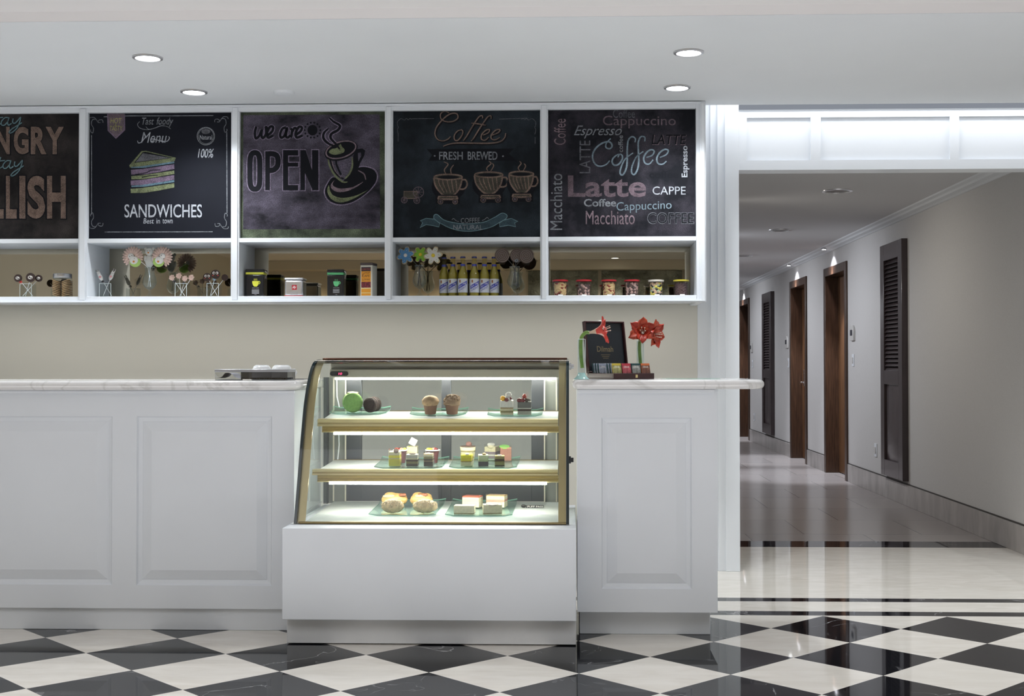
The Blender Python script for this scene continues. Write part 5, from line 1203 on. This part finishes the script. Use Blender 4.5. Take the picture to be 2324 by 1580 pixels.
plate(1, 849, 1004, 1064.5, .285, 'glass plate under cakes with a white card on the middle shelf')
plate(1, 1019, 1173, 1064.5, .285, 'glass plate under cakes with a lime green topping')
plate(2, 836, 989, 1172, .42, 'glass plate under the golden puff pastries')
plate(2, 1010, 1163, 1173, .42, 'glass plate under the cheesecake wedges')
# filled rounds standing on edge
def lean(t, k): t.rotation_euler.x = math.atan2(SH[k][1]-SH[k][3], SH[k][0]-SH[k][2])
def round_cake(px, py, k, R, col_f, col_r, lb, rz, n_=2, rim=.0):
    p = spot_on(px, py, k); t = thing('filled_round', lb, 'pastry', (p.x, p.y, p.z), None, rz); lean(t, k)
    for i in range(n_):
        f = MB(); M = Matrix.Translation((0, .012+i*.030, R)) @ Matrix.Rotation(PI/2, 4, 'X')
        f.lathe([(0, -.014), (R*.8, -.014), (R*.96, -.010), (R, 0), (R*.96, .010), (R*.8, .013), (0, .013)], 28, M=M); f.build('half', col_f, t, smooth=60)
    f = MB(); M = Matrix.Translation((0, .027, R)) @ Matrix.Rotation(PI/2, 4, 'X'); f.lathe([(0, -.004), (R*.98, -.004), (R*.98, .004), (0, .004)], 24, M=M); f.build('cream_filling', col_r, t)
    if rim: f = MB(); f.ball((0, .028, R*1.9), R*.6, .016, R*.16, 12, 6, amp=.15, seed=2); f.build('sugar_crust', mat('sugar crust', (.75, .66, .42), .7), t)
round_cake(801, 941, 0, .047, mat('pistachio cake', (.22, .42, .12), .7, noise=.2, nscale=90), mat('pale cream', (.62, .60, .36), .6), 'large pale green filled round standing on its edge', .25, rim=1)
round_cake(838, 941, 0, .036, mat('brownie', (.025, .012, .010), .7, noise=.3, nscale=90, bump=.5, bscale=150), mat('chocolate cream', (.05, .025, .02), .6), 'dark chocolate filled round leaning beside the green one', -.5)
M_card = mat('brown baking paper', (.22, .12, .075), .7)
def muffin(px, lb, crown_c, seed, amp):
    p = spot_on(px, 943.5, 0); t = thing('muffin', lb, 'muffin', p, 'muffins on the top case shelf'); lean(t, 0)
    f = MB(); pf = [(.026, 0), (.034, .055)]; n_ = 36; vs = []
    f.lathe([(.025, 0), (.0345, .058)], 30); f.build('paper_case', M_card, t)
    f = MB(); f.ball((0, 0, .058), .040, .040, .028, 18, 12, amp=amp, seed=seed); f.build('crown', crown_c, t, smooth=80 if amp < .08 else 20)
    if amp > .05:
        f = MB(); r_ = random.Random(seed)
        for i in range(60):
            a = r_.random()*2*PI; th = r_.random()*1.35; f.ball((.039*math.sin(th)*math.cos(a), .039*math.sin(th)*math.sin(a), .060+.027*math.cos(th)), .0075, .0055, .005, 7, 5, amp=.2, seed=i)
        f.build('crumble', mat('streusel', (.30, .20, .12), .7, noise=.3, nscale=100), t)
muffin(977, 'domed muffin with a pale top, left of the pair', mat('golden muffin top', (.42, .28, .15), .7, noise=.3, nscale=70), 1, .05)
muffin(1026, 'crumble topped muffin, right of the pair', mat('streusel', (.30, .20, .12), .7), 4, .1)
M_filmc = glass('cake collar', (.96, .96, .94), 1.25)
K = lambda n, c: mat('cake '+n, c, .7, noise=.12, nscale=90)
k_white, k_cream, k_yel, k_choc, k_olive, k_green, k_purple, k_tan, k_pink, k_peach = K('white', (.78, .77, .72)), K('cream', (.74, .68, .48)), K('yellow', (.78, .66, .10)), K('chocolate', (.09, .06, .045)), K('olive', (.30, .26, .12)), K('mint', (.55, .62, .42)), K('taro', (.28, .23, .27)), K('tan', (.42, .30, .17)), K('pink', (.68, .36, .28)), K('peach', (.74, .50, .28))
def cake(px, py, k, w, d, h, layers, lb, tops=(), rz=0, film=True, cup=None, group='cake slices in the pastry case', wedge=False):
    p = spot_on(px, py, k); t = thing('cake_slice' if not cup else 'cake_cup', lb, 'cake', p, group, rz); lean(t, k); z = 0; w /= 2
    for fr, m in layers:
        f = MB(); z1 = z+fr*h
        if cup: r0_, r1_ = w*(.74+.26*z/h), w*(.74+.26*z1/h); f.lathe([(0, z), (r0_, z), (r1_, z1), (0, z1)], 24); f.build('layer', m, t)
        else: f.prism([(-w, 0), (w, 0), (w*(.35 if wedge else 1), d), (-w*(.35 if wedge else 1), d)], z, z1); f.build('layer', m, t, bevel=.0012)
        z = z1
    for kind, m, x, y, zz, r, s in tops:
        f = MB()
        if kind == 'ball': f.ball((x, y, h+zz), r, r, r*s, 12, 8, amp=.06, seed=3)
        elif kind == 'disc': f.lathe([(0, 0), (r, 0), (r, .003), (0, .004)], 20, M=Matrix.Translation((x, y, h+zz)) @ Matrix.Rotation(s, 4, 'X'))
        elif kind == 'card': f.box(-r, r, -.0006, .0006, -r, r, M=Matrix.Translation((x, y, h+zz)) @ Matrix.Rotation(s, 4, 'Y'))
        elif kind == 'slab': f.prism([(-w*.98, .001), (w*.98, .001), (w*.98, d-.001), (-w*.98, d-.001)], h+zz, h+zz+r)
        f.build({'ball': 'topping', 'disc': 'topping', 'card': 'name_card', 'slab': 'glaze'}[kind], m, t)
    if film:
        f = MB(); q = w+.0015; e = h+.012
        if cup: f.lathe([(w*.75, .001), (w*1.02, h*1.02)], 24, cap=False)
        else: f.add([(x, y, z) for z in (0, e) for x, y in ((-q, d+.002), (-q, -.0015), (q, -.0015), (q, d+.002))], [(0, 1, 5, 4), (1, 2, 6, 5), (2, 3, 7, 6)])
        f.build('clear_collar', M_filmc, t, smooth=0)
berry = mat('berry', (.16, .02, .025), .25); orange = mat('mandarin', (.80, .42, .03), .35); cherry = mat('cherry', (.45, .06, .04), .25)
B = 'ball'
cake(1150, 945.5, 0, .058, .05, .064, [(.16, k_cream), (.12, k_olive), (.16, k_cream), (.08, k_tan), (.48, k_white)], 'white layered cake topped with cream, berry and orange, left of the square cups',
     [(B, k_white, 0, .022, .006, .022, .7), (B, orange, -.018, .006, .012, .012, 1.0), (B, berry, .0, -.002, .006, .010, .9), (B, k_white, .008, .022, .026, .014, .9), (B, berry, .018, .012, .010, .006, 1)])
cake(1190, 945.5, 0, .062, .05, .058, [(.3, K('grey cream', (.50, .50, .44))), (.15, k_choc), (.1, k_white), (.45, K('cookies', (.16, .16, .15)))], 'dark cookie cake in a clear square cup with berries on top',
     [(B, berry, -.022, .008, .008, .012, .9), (B, berry, -.006, .002, .010, .011, .9), (B, cherry, .0, .018, .022, .010, 1.5), (B, k_choc, .014, .012, .008, .014, .7), (B, k_white, .020, .004, .004, .005, .8)])
f_ = 1063
cake(895, 1062, 1, .050, .055, .064, [(.5, k_yel), (.06, k_cream), (.2, K('egg yellow', (.80, .72, .06))), (.24, k_cream)], 'tall yellow cake slice with a dark coin on top', [('disc', k_choc, .008, .004, .004, .012, .9)])
cake(935, 1062.5, 1, .052, .05, .052, [(.22, k_choc), (.2, k_olive), (.16, k_choc), (.12, k_cream), (.3, K('grey cream', (.5, .5, .44)))], 'brown striped layer cake in front of the one with a card', [('disc', k_choc, 0, .02, .001, .014, 0)])
cake(972, 1062.5, 1, .040, .055, .052, [(.4, k_choc), (.08, k_tan), (.16, k_choc), (.2, k_olive), (.16, k_cream)], 'narrow dark layer cake with an orange glaze', [('slab', k_peach, 0, 0, .0, .003, 0), (B, k_white, 0, .016, .004, .010, .5)])
M_pcup = mat('plum paper cup', (.13, .045, .05), .5); M_rim = mat('white cup rim', (.8, .8, .78), .4)
def fruit_cup(px, py, lb, fr):
    p = spot_on(px, py, 1); t = thing('fruit_cup', lb, 'cake', p, 'fruit topped paper cups'); lean(t, 1)
    f = MB(); f.lathe([(.021, 0), (.030, .058)], 24); f.build('paper_cup', M_pcup, t)
    f = MB(); f.lathe([(.030, .056), (.035, .058), (.035, .061), (.030, .061)], 24); f.build('rim', M_rim, t)
    f = MB(); f.lathe([(0, .057), (.030, .057)], 20); f.build('cream', k_cream, t)
    for x, y, m in fr: f = MB(); f.ball((x, y, .063), .010, .010, .007, 10, 7); f.build('fruit_piece', m, t)
mint = mat('kiwi', (.45, .50, .10), .35)
fruit_cup(909, 1054.5, 'plum paper cup of fruit behind the yellow slice', [(-.018, 0, cherry), (-.004, .008, berry), (.006, -.002, mat('pink grapefruit', (.72, .30, .22), .35)), (.018, .004, mint)])
fruit_cup(982, 1054.5, 'plum paper cup of fruit behind the narrow dark cake', [(-.02, 0, mint), (-.010, -.006, orange), (.004, .004, mat('pink grapefruit', (.72, .30, .22), .35)), (.008, .012, cherry), (.016, -.002, berry)])
cake(935, 1052, 1, .050, .05, .070, [(.2, k_choc), (.15, k_pink), (.15, k_choc), (.5, k_cream)], 'tall cream cake carrying a tilted white card', [('card', mat('card white', (.82, .82, .76), .5), .004, .012, .022, .0165, .5), (B, mint, -.012, .006, .0, .006, .6)])
cake(1058, 1062, 1, .048, .055, .050, [(.36, k_cream), (.08, k_tan), (.3, k_yel), (.26, K('egg yellow', (.80, .72, .06)))], 'yellow cake slice with an almond on top, before the truffle cup', [(B, k_white, .004, .010, .003, .010, .5)], rz=-.08)
cake(1097, 1062.5, 1, .044, .055, .050, [(.42, K('blueberry', (.13, .11, .14))), (.12, k_green), (.46, k_green)], 'green and dark blue layered slice with a nut', [(B, k_tan, .004, .012, .004, .009, .7)], rz=.1)
cake(1134, 1062.5, 1, .044, .05, .046, [(.12, k_choc), (.38, k_olive), (.22, k_choc), (.28, k_olive)], 'olive striped slice with a pale cream dot', [('disc', k_white, 0, .014, .001, .010, 0)], rz=.05)
cake(1062, 1054.5, 1, .072, .07, .074, [(.3, k_cream), (.1, k_tan), (.3, k_cream), (.1, k_olive), (.2, k_cream)], 'clear cup of layered cream topped with a chocolate truffle', [('disc', k_choc, 0, 0, .001, .035, 0), (B, mat('truffle', (.16, .08, .07), .7, noise=.4, nscale=120), .004, 0, .012, .014, .9)], cup=True)
cake(1112, 1048, 1, .056, .06, .062, [(.1, k_white), (.2, k_purple), (.12, k_white), (.2, k_purple), (.38, k_cream)], 'lilac striped slice with a cream curl on top', [(B, k_white, 0, .016, .008, .020, .5), (B, k_cream, .004, .004, .0, .016, .5)], rz=-.35)
cake(1148, 1050, 1, .052, .05, .062, [(.9, K('rose', (.42, .20, .16))), (.1, k_pink)], 'reddish cake with a bright lime green topping', [('disc', mat('lime glaze', (.32, .70, .16), .3), -.006, .02, .001, .024, .25)], rz=.08)
# bottom deck pastries
M_puff = mat('puff pastry', (.78, .58, .33), .65, noise=.35, nscale=45, bump=.9, bscale=90); M_gold_p = mat('golden glaze', (.72, .44, .14), .35, noise=.3, nscale=30)
def puff(px, py, lb, sx, seed):
    p = spot_on(px, py, 2); t = thing('puff_roll', lb, 'pastry', p, 'puff pastries in the case'); rd = random.Random(seed)
    f = MB(); f.ball((0, .03, .029), sx, .034, .029, 26, 16, amp=.06, seed=seed); f.build('pastry_body', M_puff, t, smooth=80)
    f = MB()
    for i in range(70):
        x = rd.uniform(-.92, .92)*sx; k = math.sqrt(max(.02, 1-(x/sx)**2)); a0 = rd.uniform(.0, 2.4); sl = rd.uniform(-.012, .012); n_ = 6
        pts = [(x+sl*(q/n_-.5)+.003*math.sin(q*2+i), .03-.0345*k*math.cos(a0+q*.14), .029+.0295*k*math.sin(a0+q*.14)) for q in range(n_+1)]
        f.tube(pts, [.0006]+[.0021]*(n_-1)+[.0006], 5)
    f.build('flaky_strands', mat('flaky strands', (.86, .70, .45), .6, noise=.35, nscale=70), t)
puff(889, 1170, 'shaggy puff pastry roll, front left on its plate', .050, 1); puff(963, 1170, 'shaggy puff pastry roll, front right on its plate', .054, 2)
def danish(px, py, lb, sx, flap, fill, rz=0):
    p = spot_on(px, py, 2); t = thing('danish', lb, 'pastry', p, 'danish pastries in the case', rz)
    f = MB(); f.ball((0, .036, .032), sx, .034, .030, 22, 14, amp=.03, seed=int(sx*1000)); f.ball((-sx*.35, .040, .046), sx*.55, .024, .018, 18, 10, amp=.04, seed=2, M=Matrix.Rotation(.12, 4, 'Y'))
    f.ball((sx*.45, .042, .044), sx*.48, .024, .017, 18, 10, amp=.04, seed=3); f.build('pastry_body', M_gold_p, t, smooth=80)
    f = MB(); f.ball((flap, .020, .050), sx*.5, .020, .010, 18, 8, amp=.05, seed=5, M=Matrix.Rotation(-.05, 4, 'Y')); f.build('glazed_fold', mat('pale glaze', (.80, .60, .30), .3, noise=.2, nscale=40), t, smooth=80)
    f = MB()
    for x, y in fill: f.ball((x, y, .056), .011, .009, .007, 10, 7, amp=.08)
    f.build('jam_filling', mat('dark jam', (.35, .10, .04), .3), t)
danish(893, 1156, 'golden folded danish with red jam at its right side', .060, -.02, [(.034, .012), (.046, .016)])
danish(954, 1156, 'golden folded danish with a dark fruit spot at its centre', .052, .0, [(-.004, .014), (.010, .012), (.020, .016)])
k_cheese = K('cheesecake', (.76, .70, .52))
cake(1053, 1171, 2, .090, .05, .036, [(.1, k_tan), (.9, k_cheese)], 'plain cheesecake slice at the front left of its plate', rz=-.05, film=False)
cake(1118, 1171, 2, .082, .05, .040, [(.1, k_tan), (.9, k_cheese)], 'cheesecake slice with a dark swirled top at the front', [('disc', mat('marbled top', (.30, .26, .24), .5, noise=.6, nscale=120), 0, .022, .0, .028, .12)], rz=.15, film=True)
cake(1068, 1156, 2, .080, .06, .045, [(.6, k_cheese), (.3, k_cream), (.1, k_white)], 'cream slice with a red jelly top behind the plain cheesecake', [('slab', mat('red jelly', (.72, .16, .10), .2), 0, 0, .0, .005, 0)], rz=-.25)
cake(1124, 1156, 2, .085, .06, .050, [(.5, k_cheese), (.2, k_pink), (.3, k_cream)], 'peach topped slice in a clear collar at the back right', [('slab', mat('peach jelly', (.80, .52, .26), .2), 0, 0, .0, .004, 0)], rz=-.2)
# small black sign on the deck
p = on_shelf(1209, 1153, 2); t = thing('deck_sign', 'small black sign lying on the bottom deck at the right', 'sign', (p.x, p.y, p.z+.0005))
f = MB(); f.box(-.030, .05, -.006, .006, 0, .012); f.ball((-.042, 0, .008), .012, .006, .008, 12, 8); f.build('sign_body', M_black, t, bevel=.001)
f = MB(); text_on(f, 'PUFF PASS', (-.024, -.0064, .002), (.072, 0, 0), (0, 0, .008), bold=.02); f.build('sign_lettering', k_white, t, smooth=0)
# ------------------------------------------------------------------ things on the right worktop
ZT = ZTr1+.0006
def amaryllis(name, lb, base, stem, axes, R, L, c1, c2, striped=False):
    t = thing(name, lb, 'flower', base, 'red amaryllis cut flowers'); q = [Vector(s) for s in stem]
    sp = [Vector((a.x, (q[0].y+(q[-1].y-q[0].y)*i/ (len(smooth_path([(s.x, s.z) for s in q], 6))-1)), a.y)) for i, a in enumerate(smooth_path([(s.x, s.z) for s in q], 6))]
    f = MB(); f.tube(sp, [.0078]*len(sp), 10); f.build('stem', mat('amaryllis stem', (.16, .30, .05), .4, noise=.3, nscale=30), t)
    for o, ax in axes:
        o, ax = Vector(o), Vector(ax).normalized(); e1 = ax.cross(Vector((0, 1, .1))).normalized(); e2 = ax.cross(e1)
        st = MB()
        for k in range(6):
            a = 2*PI*k/6+.3; f = MB(); nu, nv = 7, 10; vs = []; rd = random.Random(k+int(R*1000))
            cu = rd.uniform(.85, 1.2)
            for j in range(nv+1):
                v = j/nv; al = L*(v**.85)*(1-.18*v**3*cu); rr = R*(.10+.25*v+.85*v**2.6*cu); wd = R*(.10+.95*math.sin(PI*min(v, 1)**1.15*.86+.08)) if v < 1 else .0
                if j == nv: wd = R*.04
                for i in range(nu+1):
                    u = i/nu*2-1; b2 = a+u*wd/max(rr, R*.35)*.62; r2 = rr*(1-.10*u*u)+.004*math.sin(u*7+j+k)*v
                    vs.append(o+ax*(al+.004*math.sin(u*6+k)*v)+(e1*math.cos(b2)+e2*math.sin(b2))*r2)
            f.add(vs, [(j*(nu+1)+i, j*(nu+1)+i+1, (j+1)*(nu+1)+i+1, (j+1)*(nu+1)+i) for j in range(nv) for i in range(nu)])
            f.m = [(2 if j < 3 else 1 if (i in (3,) and j < nv-2) else 0) if striped else 0 for j in range(nv) for i in range(nu)]
            f.build('petal', [c1, M_pstripe, M_pbase] if striped else (c1 if k % 2 else c2), t, smooth=80)
        for k in range(5):
            a = 2*PI*k/5; st.tube([o, o+ax*L*.6+(e1*math.cos(a)+e2*math.sin(a))*R*.12-Vector((0, 0, .004)), o+ax*L*1.02+(e1*math.cos(a)+e2*math.sin(a))*R*.22], .0011, 5); st.ball(o+ax*L*1.03+(e1*math.cos(a)+e2*math.sin(a))*R*.22, .003, .002, .002, 6, 5)
        st.build('stamens', mat('stamen', (.75, .62, .50), .5), t)
    return t
M_red = mat('amaryllis red', (.44, .035, .015), .45, noise=.35, nscale=25); M_red2 = mat('amaryllis orange red', (.52, .065, .025), .45, noise=.3, nscale=30)
M_pstripe = mat('white petal stripe', (.75, .55, .50), .5); M_pbase = mat('pale petal base', (.55, .42, .30), .5)
def vase(px, y, px_w, py_top, lb, foot):
    p = W(px, 850, Y=y); k = y/FL; R = px_w/2*k; H = W(px, py_top, Y=y).z-ZT
    t = thing('glass_vase', lb, 'vase', (p.x, y, ZT), 'slim glass vases of amaryllis')
    if foot:
        f = MB(); f.lathe([(0, .001), (R*2.05, .001), (R*2.1, .004), (R*1.6, .010), (R*1.05, .022), (R*.95, .030)], 28); f.build('foot', mat('green glass foot', (.35, .58, .56), .08, coat=.5), t)
    z0 = .022 if foot else .002
    f = MB(); f.lathe([(R*.96, z0), (R*.96, z0+.03), (R, H)], 28, cap=False); f.lathe([(0, z0+.006), (R*.86, z0+.006), (R*.92, H)], 28, cap=False); f.build('vase_wall', M_vase, t)
    f = MB(); f.lathe([(R*.92, H-.001), (R*1.01, H), (R*.92, H+.001)], 28, cap=False)
    for s in (-1, 1): f.tube([(s*R*.97, 0, z0), (s*R*.99, 0, H)], .0012, 5)
    f.build('rim', mat('glass rim', (.75, .85, .85), .1), t)
    return t, p, H
yv = 5.43; t, p, H = vase(1320, yv, 17, 770, 'slim glass vase with a flared green foot in front of the tea chest', True)
kx = yv/FL
amaryllis('amaryllis', 'red and white striped amaryllis facing right over the open tea chest lid', (p.x, yv, ZT+.05), [(0.003, 0, .0), (-.003, 0, .06), (-.002, 0, .124), (.016, 0, .149), (.034, 0, .150)], [((.032, -.004, .150), (1, -.12, .20))], .050, .088, mat('scarlet petal', (.58, .05, .035), .45), None, True)
yv2 = 5.98; t, p2, H = vase(1453.5, yv2, 16, 774, 'plain slim glass vase standing behind the tea chest', False)
kx2 = yv2/FL
amaryllis('amaryllis', 'bright red amaryllis with two open blooms behind the tea chest', (p2.x, yv2, ZT+.045), [(.004, 0, .0), (.0, 0, .03), (-.004, 0, .08), (-.004, 0, .12), (.002, 0, .148)], [((.012, .010, .168), (-.05, -1, .18)), ((.030, .012, .166), (.80, -.55, -.12))], .056, .074, M_red, M_red2)
# tea chest
yc_ = 5.72; pc = W(1393, 858, Y=5.60); TH = math.radians(32); TWd, TDp, THt = .218, .215, .026
cxy = Vector((pc.x, 5.60, ZT)) + Matrix.Rotation(TH, 3, 'Z') @ Vector((TWd/2, TDp/2, 0))
M_maho = mat('mahogany', (.045, .012, .013), .35, noise=.3, nscale=18)
tc = thing('tea_chest', 'open dark red wooden tea chest with a leaning lid beside the glass vase', 'box', cxy, None, TH)
a_, d_ = TWd/2, TDp/2
f = MB(); t_ = .006
f.box(-a_, a_, -d_, d_, 0, .005); f.box(-a_, a_, -d_, -d_+t_, .005, THt); f.box(-a_, a_, d_-t_, d_, .005, THt); f.box(-a_, -a_+t_, -d_+t_, d_-t_, .005, THt); f.box(a_-t_, a_, -d_+t_, d_-t_, .005, THt)
f.build('tray', M_maho, tc, bevel=.0012)
f = MB()
for i in (1, 2, 3): f.box(-a_+t_+i*(TWd-2*t_)/4-.0008, -a_+t_+i*(TWd-2*t_)/4+.0008, -d_+t_, d_-t_, .005, THt-.003)
f.box(-a_+t_, a_-t_, -.0015, .0015, .005, THt-.003); f.build('compartment', M_maho, tc)
LH = .238; Ml = Matrix.Translation((0, d_, THt)) @ Matrix.Rotation(math.radians(-9), 4, 'X')
f = MB(); f.box(-a_, a_, 0, .006, 0, LH, M=Ml)
for q in ((-a_, a_, -.016, 0, 0, t_), (-a_, a_, -.016, 0, LH-t_, LH), (-a_, -a_+t_, -.016, 0, t_, LH-t_), (a_-t_, a_, -.016, 0, t_, LH-t_)): f.box(*q, M=Ml)
ld = f.build('lid', M_maho, tc, bevel=.0012)
f = MB(); f.box(-a_+t_+.001, a_-t_-.001, -.002, -.0004, t_+.001, LH-t_-.001, M=Ml); f.build('lid_lining', mat('navy satin', (.012, .016, .022), .35), ld)
f = MB(); vs, fs = text_geo('Dilmah', .006); f.add([Ml @ Vector((-.046+u*.088, -.0026, .098+v*.026)) for u, v in vs], fs)
for i, wq in enumerate((.05, .04, .03)): f.box(-wq/2-.002, wq/2-.002, -.0026, -.0022, .083-i*.008, .085-i*.008, M=Ml)
f.build('lid_lettering', mat('antique gold print', (.22, .17, .09), .4), ld, smooth=0)
f = MB(); f.box(.012-.006, .012+.006, -d_-.0025, -d_, .006, .020); f.build('clasp', mat('brass clasp', (.75, .62, .32), .25, 1), tc, bevel=.001)
f = MB(); f.ball((-.012, .004, LH+.004), .010, .004, .004, 10, 6, M=Ml); f.build('lid_ornament', k_white, tc)
sach = {}
def sachet(i, fr, kc, lb, cname):
    """upright tea envelope, leaning back"""
    key = cname
    x = -a_+t_+(i+.5)*(TWd-2*t_)/4; y = (-d_+.012+kc*.0105) if fr else (.010+kc*.0105)
    wp = tc.location + Matrix.Rotation(TH, 3, 'Z') @ Vector((x, y, .0056))
    if key in sach: return dup(sach[key], wp, lb, TH)
    main, face, txt = cname
    t = thing('tea_sachet', lb, 'tea sachet', wp, 'tea sachets in the open chest', TH); sach[key] = t
    M = Matrix.Rotation(math.radians(-13), 4, 'X'); w_ = .0235; h = .066
    f = MB(); f.box(-w_, w_, 0, .0032, 0, h, M=M); f.build('envelope', mat('sachet '+main[0], main[1], .35), t, bevel=.0006)
    f = MB(); f.box(-w_*.96, w_*.96, -.0006, 0, .004, h*.86, M=M); fo = f.build('printed_face', mat('sachet face '+face[0], face[1], .35, noise=.7, nscale=70), t)
    f = MB(); vs, fs = text_geo('Dilmah', .01); f.add([M @ Vector((-w_*.6+u*w_*1.2, -.001, h*.70+v*.007)) for u, v in vs], fs); f.build('sachet_lettering', k_white, fo, smooth=0)
    if txt:
        f = MB(); vs, fs = text_geo(txt, .01, .2); f.add([M @ Vector((-w_*.7+u*w_*1.3, -.001, h*.14+v*.007)) for u, v in vs], fs); f.build('flavour_lettering', k_white, fo, smooth=0)
    return t
teal = ('teal', (.012, .055, .06)); tealf = ('teal', (.03, .08, .09))
V = [[(('yellow', (.55, .42, .05)), ('lemon', (.40, .38, .16)), 'Ginger'), (('silver', (.30, .33, .42)), ('silver', (.34, .36, .42)), None)], [(('red', (.45, .03, .05)), ('berry', (.50, .10, .12)), None), (teal, tealf, None)], [(teal, ('pale', (.30, .30, .28)), None), (teal, tealf, None)], [(('orange', (.58, .15, .05)), ('cocoa', (.22, .09, .06)), 'Vanilla'), (teal, tealf, None)]]
words_ = ['first', 'second', 'third', 'fourth']
for i in range(4):
    for fr in (1, 0):
        for kc in range(6):
            v = V[i][0 if (kc == 0 and fr) else 1]
            if kc % 2 and (i, fr) != (0, 1): v = (teal, tealf, None)
            if i == 0 and fr and kc in (2, 4): v = (teal, tealf, None)
            sachet(i, fr, kc, '%s tea sachet of the %s column in the chest, %s row' % (['front', 'second', 'third', 'fourth', 'fifth', 'last'][kc], words_[i], 'near' if fr else 'far'), v)
# clear tray lying on the worktop behind
f = MB(); p = W(1560, 858, Y=5.72); f.box(p.x-.10, p.x+.14, 5.66, 5.90, 0, .0035); o = f.build('glass_sheet', M_plate, bevel=.001); o.location = (0, 0, ZT); tag(o, 'thin clear glass sheet lying on the worktop right of the tea chest', 'glass sheet')
# ------------------------------------------------------------------ things on the left worktop
ZT = ZT1+.0006
ya_ = 5.62
def lx(px, y=ya_): return W(px, 850, Y=y).x
def lz(py, y=ya_): return W(560, py, Y=y).z-ZT
M_smoke = glass('smoked acrylic', (.30, .30, .31), 1.45); M_clear = glass('clear acrylic', (.86, .87, .87), 1.4)
nb = thing('napkin_box', 'low clear acrylic napkin box with a silver rim on the left worktop', 'box', (lx(517), ya_, ZT), 'acrylic boxes on the left worktop')
def acry(t, x0, x1, y0, y1, h, m, rim):
    cx = t.location.x
    f = MB(); f.add([(x-cx, y-ya_, z) for z in (.002, h-.012) for x, y in ((x0, y0), (x1, y0), (x1, y1), (x0, y1))], [(0, 1, 5, 4), (1, 2, 6, 5), (2, 3, 7, 6), (3, 0, 4, 7)]); f.build('acrylic_wall', m, t, smooth=0)
    f = MB(); f.box(x0-cx, x1-cx, y0-ya_, y1-ya_, 0, .0035); f.build('base', rim, t, bevel=.001)
    f = MB(); f.box(x0-cx-.002, x1-cx+.002, y0-ya_-.002, y0-ya_+.008, h-.012, h); f.box(x0-cx-.002, x1-cx+.002, y1-ya_-.008, y1-ya_+.002, h-.012, h)
    f.box(x0-cx-.002, x0-cx+.006, y0-ya_+.008, y1-ya_-.008, h-.012, h); f.box(x1-cx-.006, x1-cx+.002, y0-ya_+.008, y1-ya_-.008, h-.012, h)
    f.build('rim', rim, t, bevel=.002)
M_srim = mat('satin silver rim', (.42, .43, .47), .35, .5); h = lz(838.5)
acry(nb, lx(488), lx(545), ya_, ya_+.16, h, M_clear, M_srim)
sb = thing('straw_box', 'longer smoked black acrylic box before the upturned cups', 'box', (lx(600), ya_, ZT), 'acrylic boxes on the left worktop')
acry(sb, lx(547), lx(652.5), ya_, ya_+.16, h, M_smoke, M_srim)
f = MB(); cx = nb.location.x; x0, x1 = lx(492), lx(541)
pts = [(x0, .005), (x0+.02, .012), (x0+.035, .028), (x0+.06, .026), (x1-.02, .012), (x1-.004, .004)]
q = smooth_path(pts, 6); f.add([(v.x, ya_+y, ZT+v.y+dz) for y, dz in ((.012, .004), (.05, .0045), (.14, .004)) for v in q], [(j*len(q)+i, j*len(q)+i+1, (j+1)*len(q)+i+1, (j+1)*len(q)+i) for j in range(2) for i in range(len(q)-1)])
o = f.build('folded_napkin', mat('grey napkin', (.30, .30, .33), .8), smooth=60); tag(o, 'grey paper napkin folded inside the clear box', 'napkin')
f = MB(); 
for k in range(26): f.tube([(lx(551)+k*.0073, ya_+.02+.004*(k % 3), ZT+.007), (lx(551)+k*.0073, ya_+.15, ZT+.007)], .0032, 6)
o = f.build('drinking_straws', mat('black straws', (.03, .03, .035), .3)); tag(o, 'black drinking straws filling the smoked acrylic box', 'straws'); o['kind'] = 'stuff'
f = MB(); p = W(561, 861, Y=5.60); f.box(-.020, .020, -.0006, .0006, 0, .0055); f.box(-.020, .020, 0, .008, 0, .0006); o = f.build('price_card', M_icing); o.location = (p.x, 5.60, ZT); tag(o, 'tiny white price card before the smoked acrylic box', 'card')
M_china = mat('white china', (.80, .81, .82), .12, coat=.4)
yk = 5.90
def cup_(px, lb, rz=0):
    p = W(px, 850, Y=yk); t = thing('cup', lb, 'cup', (p.x, yk, ZT), 'upturned white cups', rz); H = W(px, 828.5, Y=yk).z-ZT
    f = MB(); f.lathe([(.045, 0), (.0455, .003), (.045, H*.45), (.043, H*.72), (.038, H*.88), (.031, H*.965), (.028, H*.97), (.0275, H), (.0245, H), (.024, H*.98), (0, H*.98)], 36); f.build('bowl', M_china, t)
    f = MB(); f.tube([(.0432, 0, H*.66), (.058, 0, H*.70), (.066, 0, H*.5), (.060, 0, H*.28), (.044, 0, H*.22)], .0038, 8); f.build('handle', M_china, t); return t
c0 = cup_(594, 'upturned white cup partly hidden at the left of three', PI/2+.4)
p = W(624, 850, Y=yk); dup(c0, (p.x+.004, yk+.105, ZT), 'upturned white cup in the middle, farther back', PI/2)
p = W(640, 850, Y=yk); dup(c0, (p.x+.002, yk, ZT), 'upturned white cup whose handle shows at the right end', 0)
f = MB(); p = W(668, 858, Y=5.95); f.box(-.10, .045, -.06, .06, 0, .002); o = f.build('tray_mat', M_black); o.location = (p.x-.01, 6.06, ZT); tag(o, 'thin black mat lying behind the upturned cups', 'mat')
